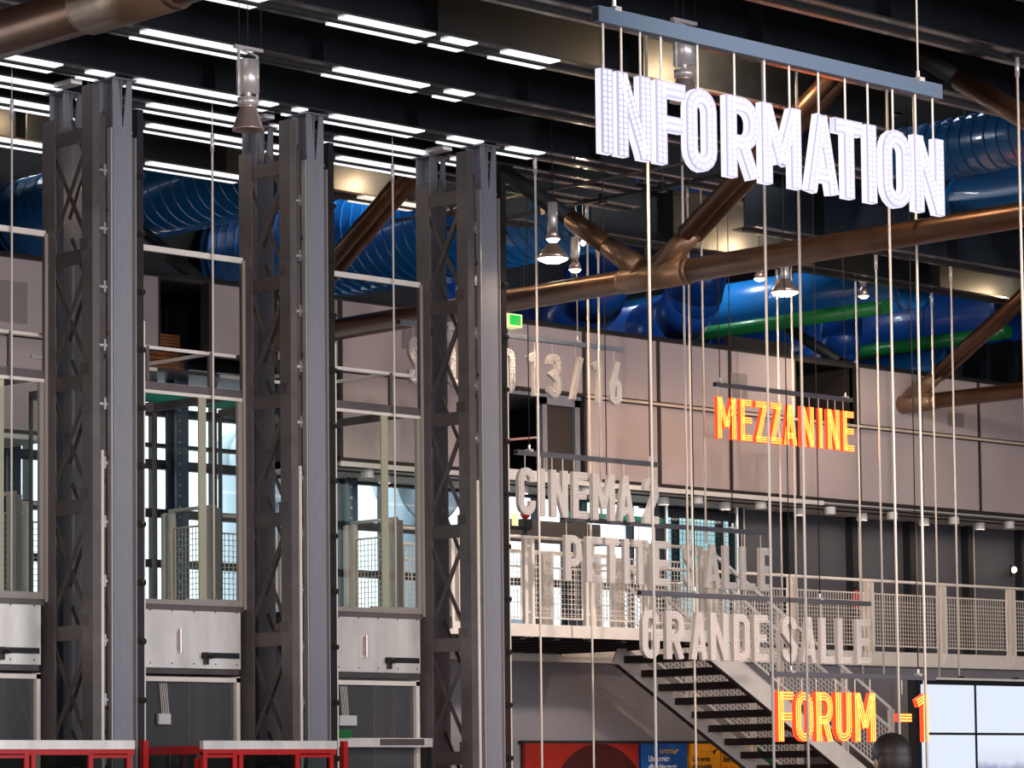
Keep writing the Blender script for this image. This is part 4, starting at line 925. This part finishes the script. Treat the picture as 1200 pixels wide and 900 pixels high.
# ================================================================ PERSON near the stairs' foot (seen from the shoulders up)
px, py = 12.05, 9.80
pe = thing('person', 'person with dark hair in a red top standing in front of the stair foot', 'person', (px,py,0))
me = bpy.data.meshes.new('body')
V = [(0,0,.96),(0,0,1.12),(0,.0,1.32),(0,-.01,1.45),(0,-.015,1.53),(0,-.02,1.60),      # pelvis..neck
     (.17,0,1.42),(.22,.02,1.14),(.21,-.06,.90),(-.17,0,1.42),(-.22,.02,1.14),(-.21,-.06,.90), # arms
     (.095,0,.90),(.10,-.02,.48),(.10,.02,.09),(-.095,0,.90),(-.10,-.02,.48),(-.10,.02,.09),(.10,-.14,.04),(-.10,-.14,.04)]
Ed = [(0,1),(1,2),(2,3),(3,4),(4,5),(3,6),(6,7),(7,8),(3,9),(9,10),(10,11),(0,12),(12,13),(13,14),(14,18),(0,15),(15,16),(16,17),(17,19)]
R = [.145,.13,.15,.11,.058,.055,.065,.045,.033,.065,.045,.033,.09,.06,.042,.09,.06,.042,.038,.038]
me.from_pydata(V, Ed, [])
bo = bpy.data.objects.new('body', me); COL.objects.link(bo)
md = bo.modifiers.new('skin','SKIN'); sv = me.skin_vertices[0].data
for i, r in enumerate(R): sv[i].radius = (r*1.15 if i < 4 else r, r*.8 if i < 4 else r)
sv[0].use_root = True
bo.modifiers.new('sub','SUBSURF').levels = 2
dg = bpy.context.evaluated_depsgraph_get(); dg.update()
m2 = bpy.data.meshes.new_from_object(bo.evaluated_get(dg)); bpy.data.objects.remove(bo)
m2.materials.clear()
for k in ('skin','shirt','trouser'): m2.materials.append(M[k])
for p in m2.polygons:
    c = p.center; p.use_smooth = True
    p.material_index = 0 if (c.z > 1.50 or (abs(c.x) > .17 and c.z < .98 and c.z > .8)) else (1 if c.z > .93 else 2)
bo = bpy.data.objects.new('body', m2); COL.objects.link(bo); bo.parent = pe
def pch(mb, name, m, smooth=True):
    o = mb.build(name, m, None, smooth); o.parent = pe; return o
hd = MB(); prof = [(.0,-.115),(.045,-.112),(.062,-.085),(.070,-.045),(.076,.0),(.078,.04),(.070,.085),(.045,.115),(.0,.125)]
hd.lathe([(r,z) for r,z in prof],(0,-.025,1.70),20); hd.v = [(x*.97,(y+.025)*1.18-.025,z) for x,y,z in hd.v]
hd.sphere((0,-.125,1.685),.018,8,6,(.7,.9,1.3)); hd.sphere((.078,-.015,1.69),.022,8,6,(.4,.8,1.3)); hd.sphere((-.078,-.015,1.69),.022,8,6,(.4,.8,1.3))
pch(hd,'head','skin')
hr = MB(); hr.sphere((0,-.005,1.735),.098,18,12,(.92,1.1,1.0)); hr.sphere((0,.025,1.70),.088,16,10,(.98,.9,1.15))
pch(hr,'hair','hair')
pch(MB().sphere((.03,-.106,1.70),.011,8,6).sphere((-.03,-.106,1.70),.011,8,6),'eyes','eye')
pch(MB().sphere((0,-.108,1.645),.02,8,6,(1.2,.5,.35)),'mouth','lips')
for sx in (-1,1):
    hnd = MB().sphere((sx*.212,-.075,.855),.04,10,8,(.5,.9,1.1))
    for f, (dy, L) in enumerate(((-.03,.07),(-.01,.08),(.01,.075),(.028,.06))): hnd.path([(sx*.212,-.075+dy,.83),(sx*.208,-.08+dy,.83-L*.5),(sx*.198,-.085+dy,.83-L)],.008,8)
    hnd.path([(sx*.205,-.105,.865),(sx*.195,-.13,.835),(sx*.19,-.135,.81)],.009,8)
    pch(hnd,'hand','skin')
pe.rotation_euler = (0,0,math.radians(160))
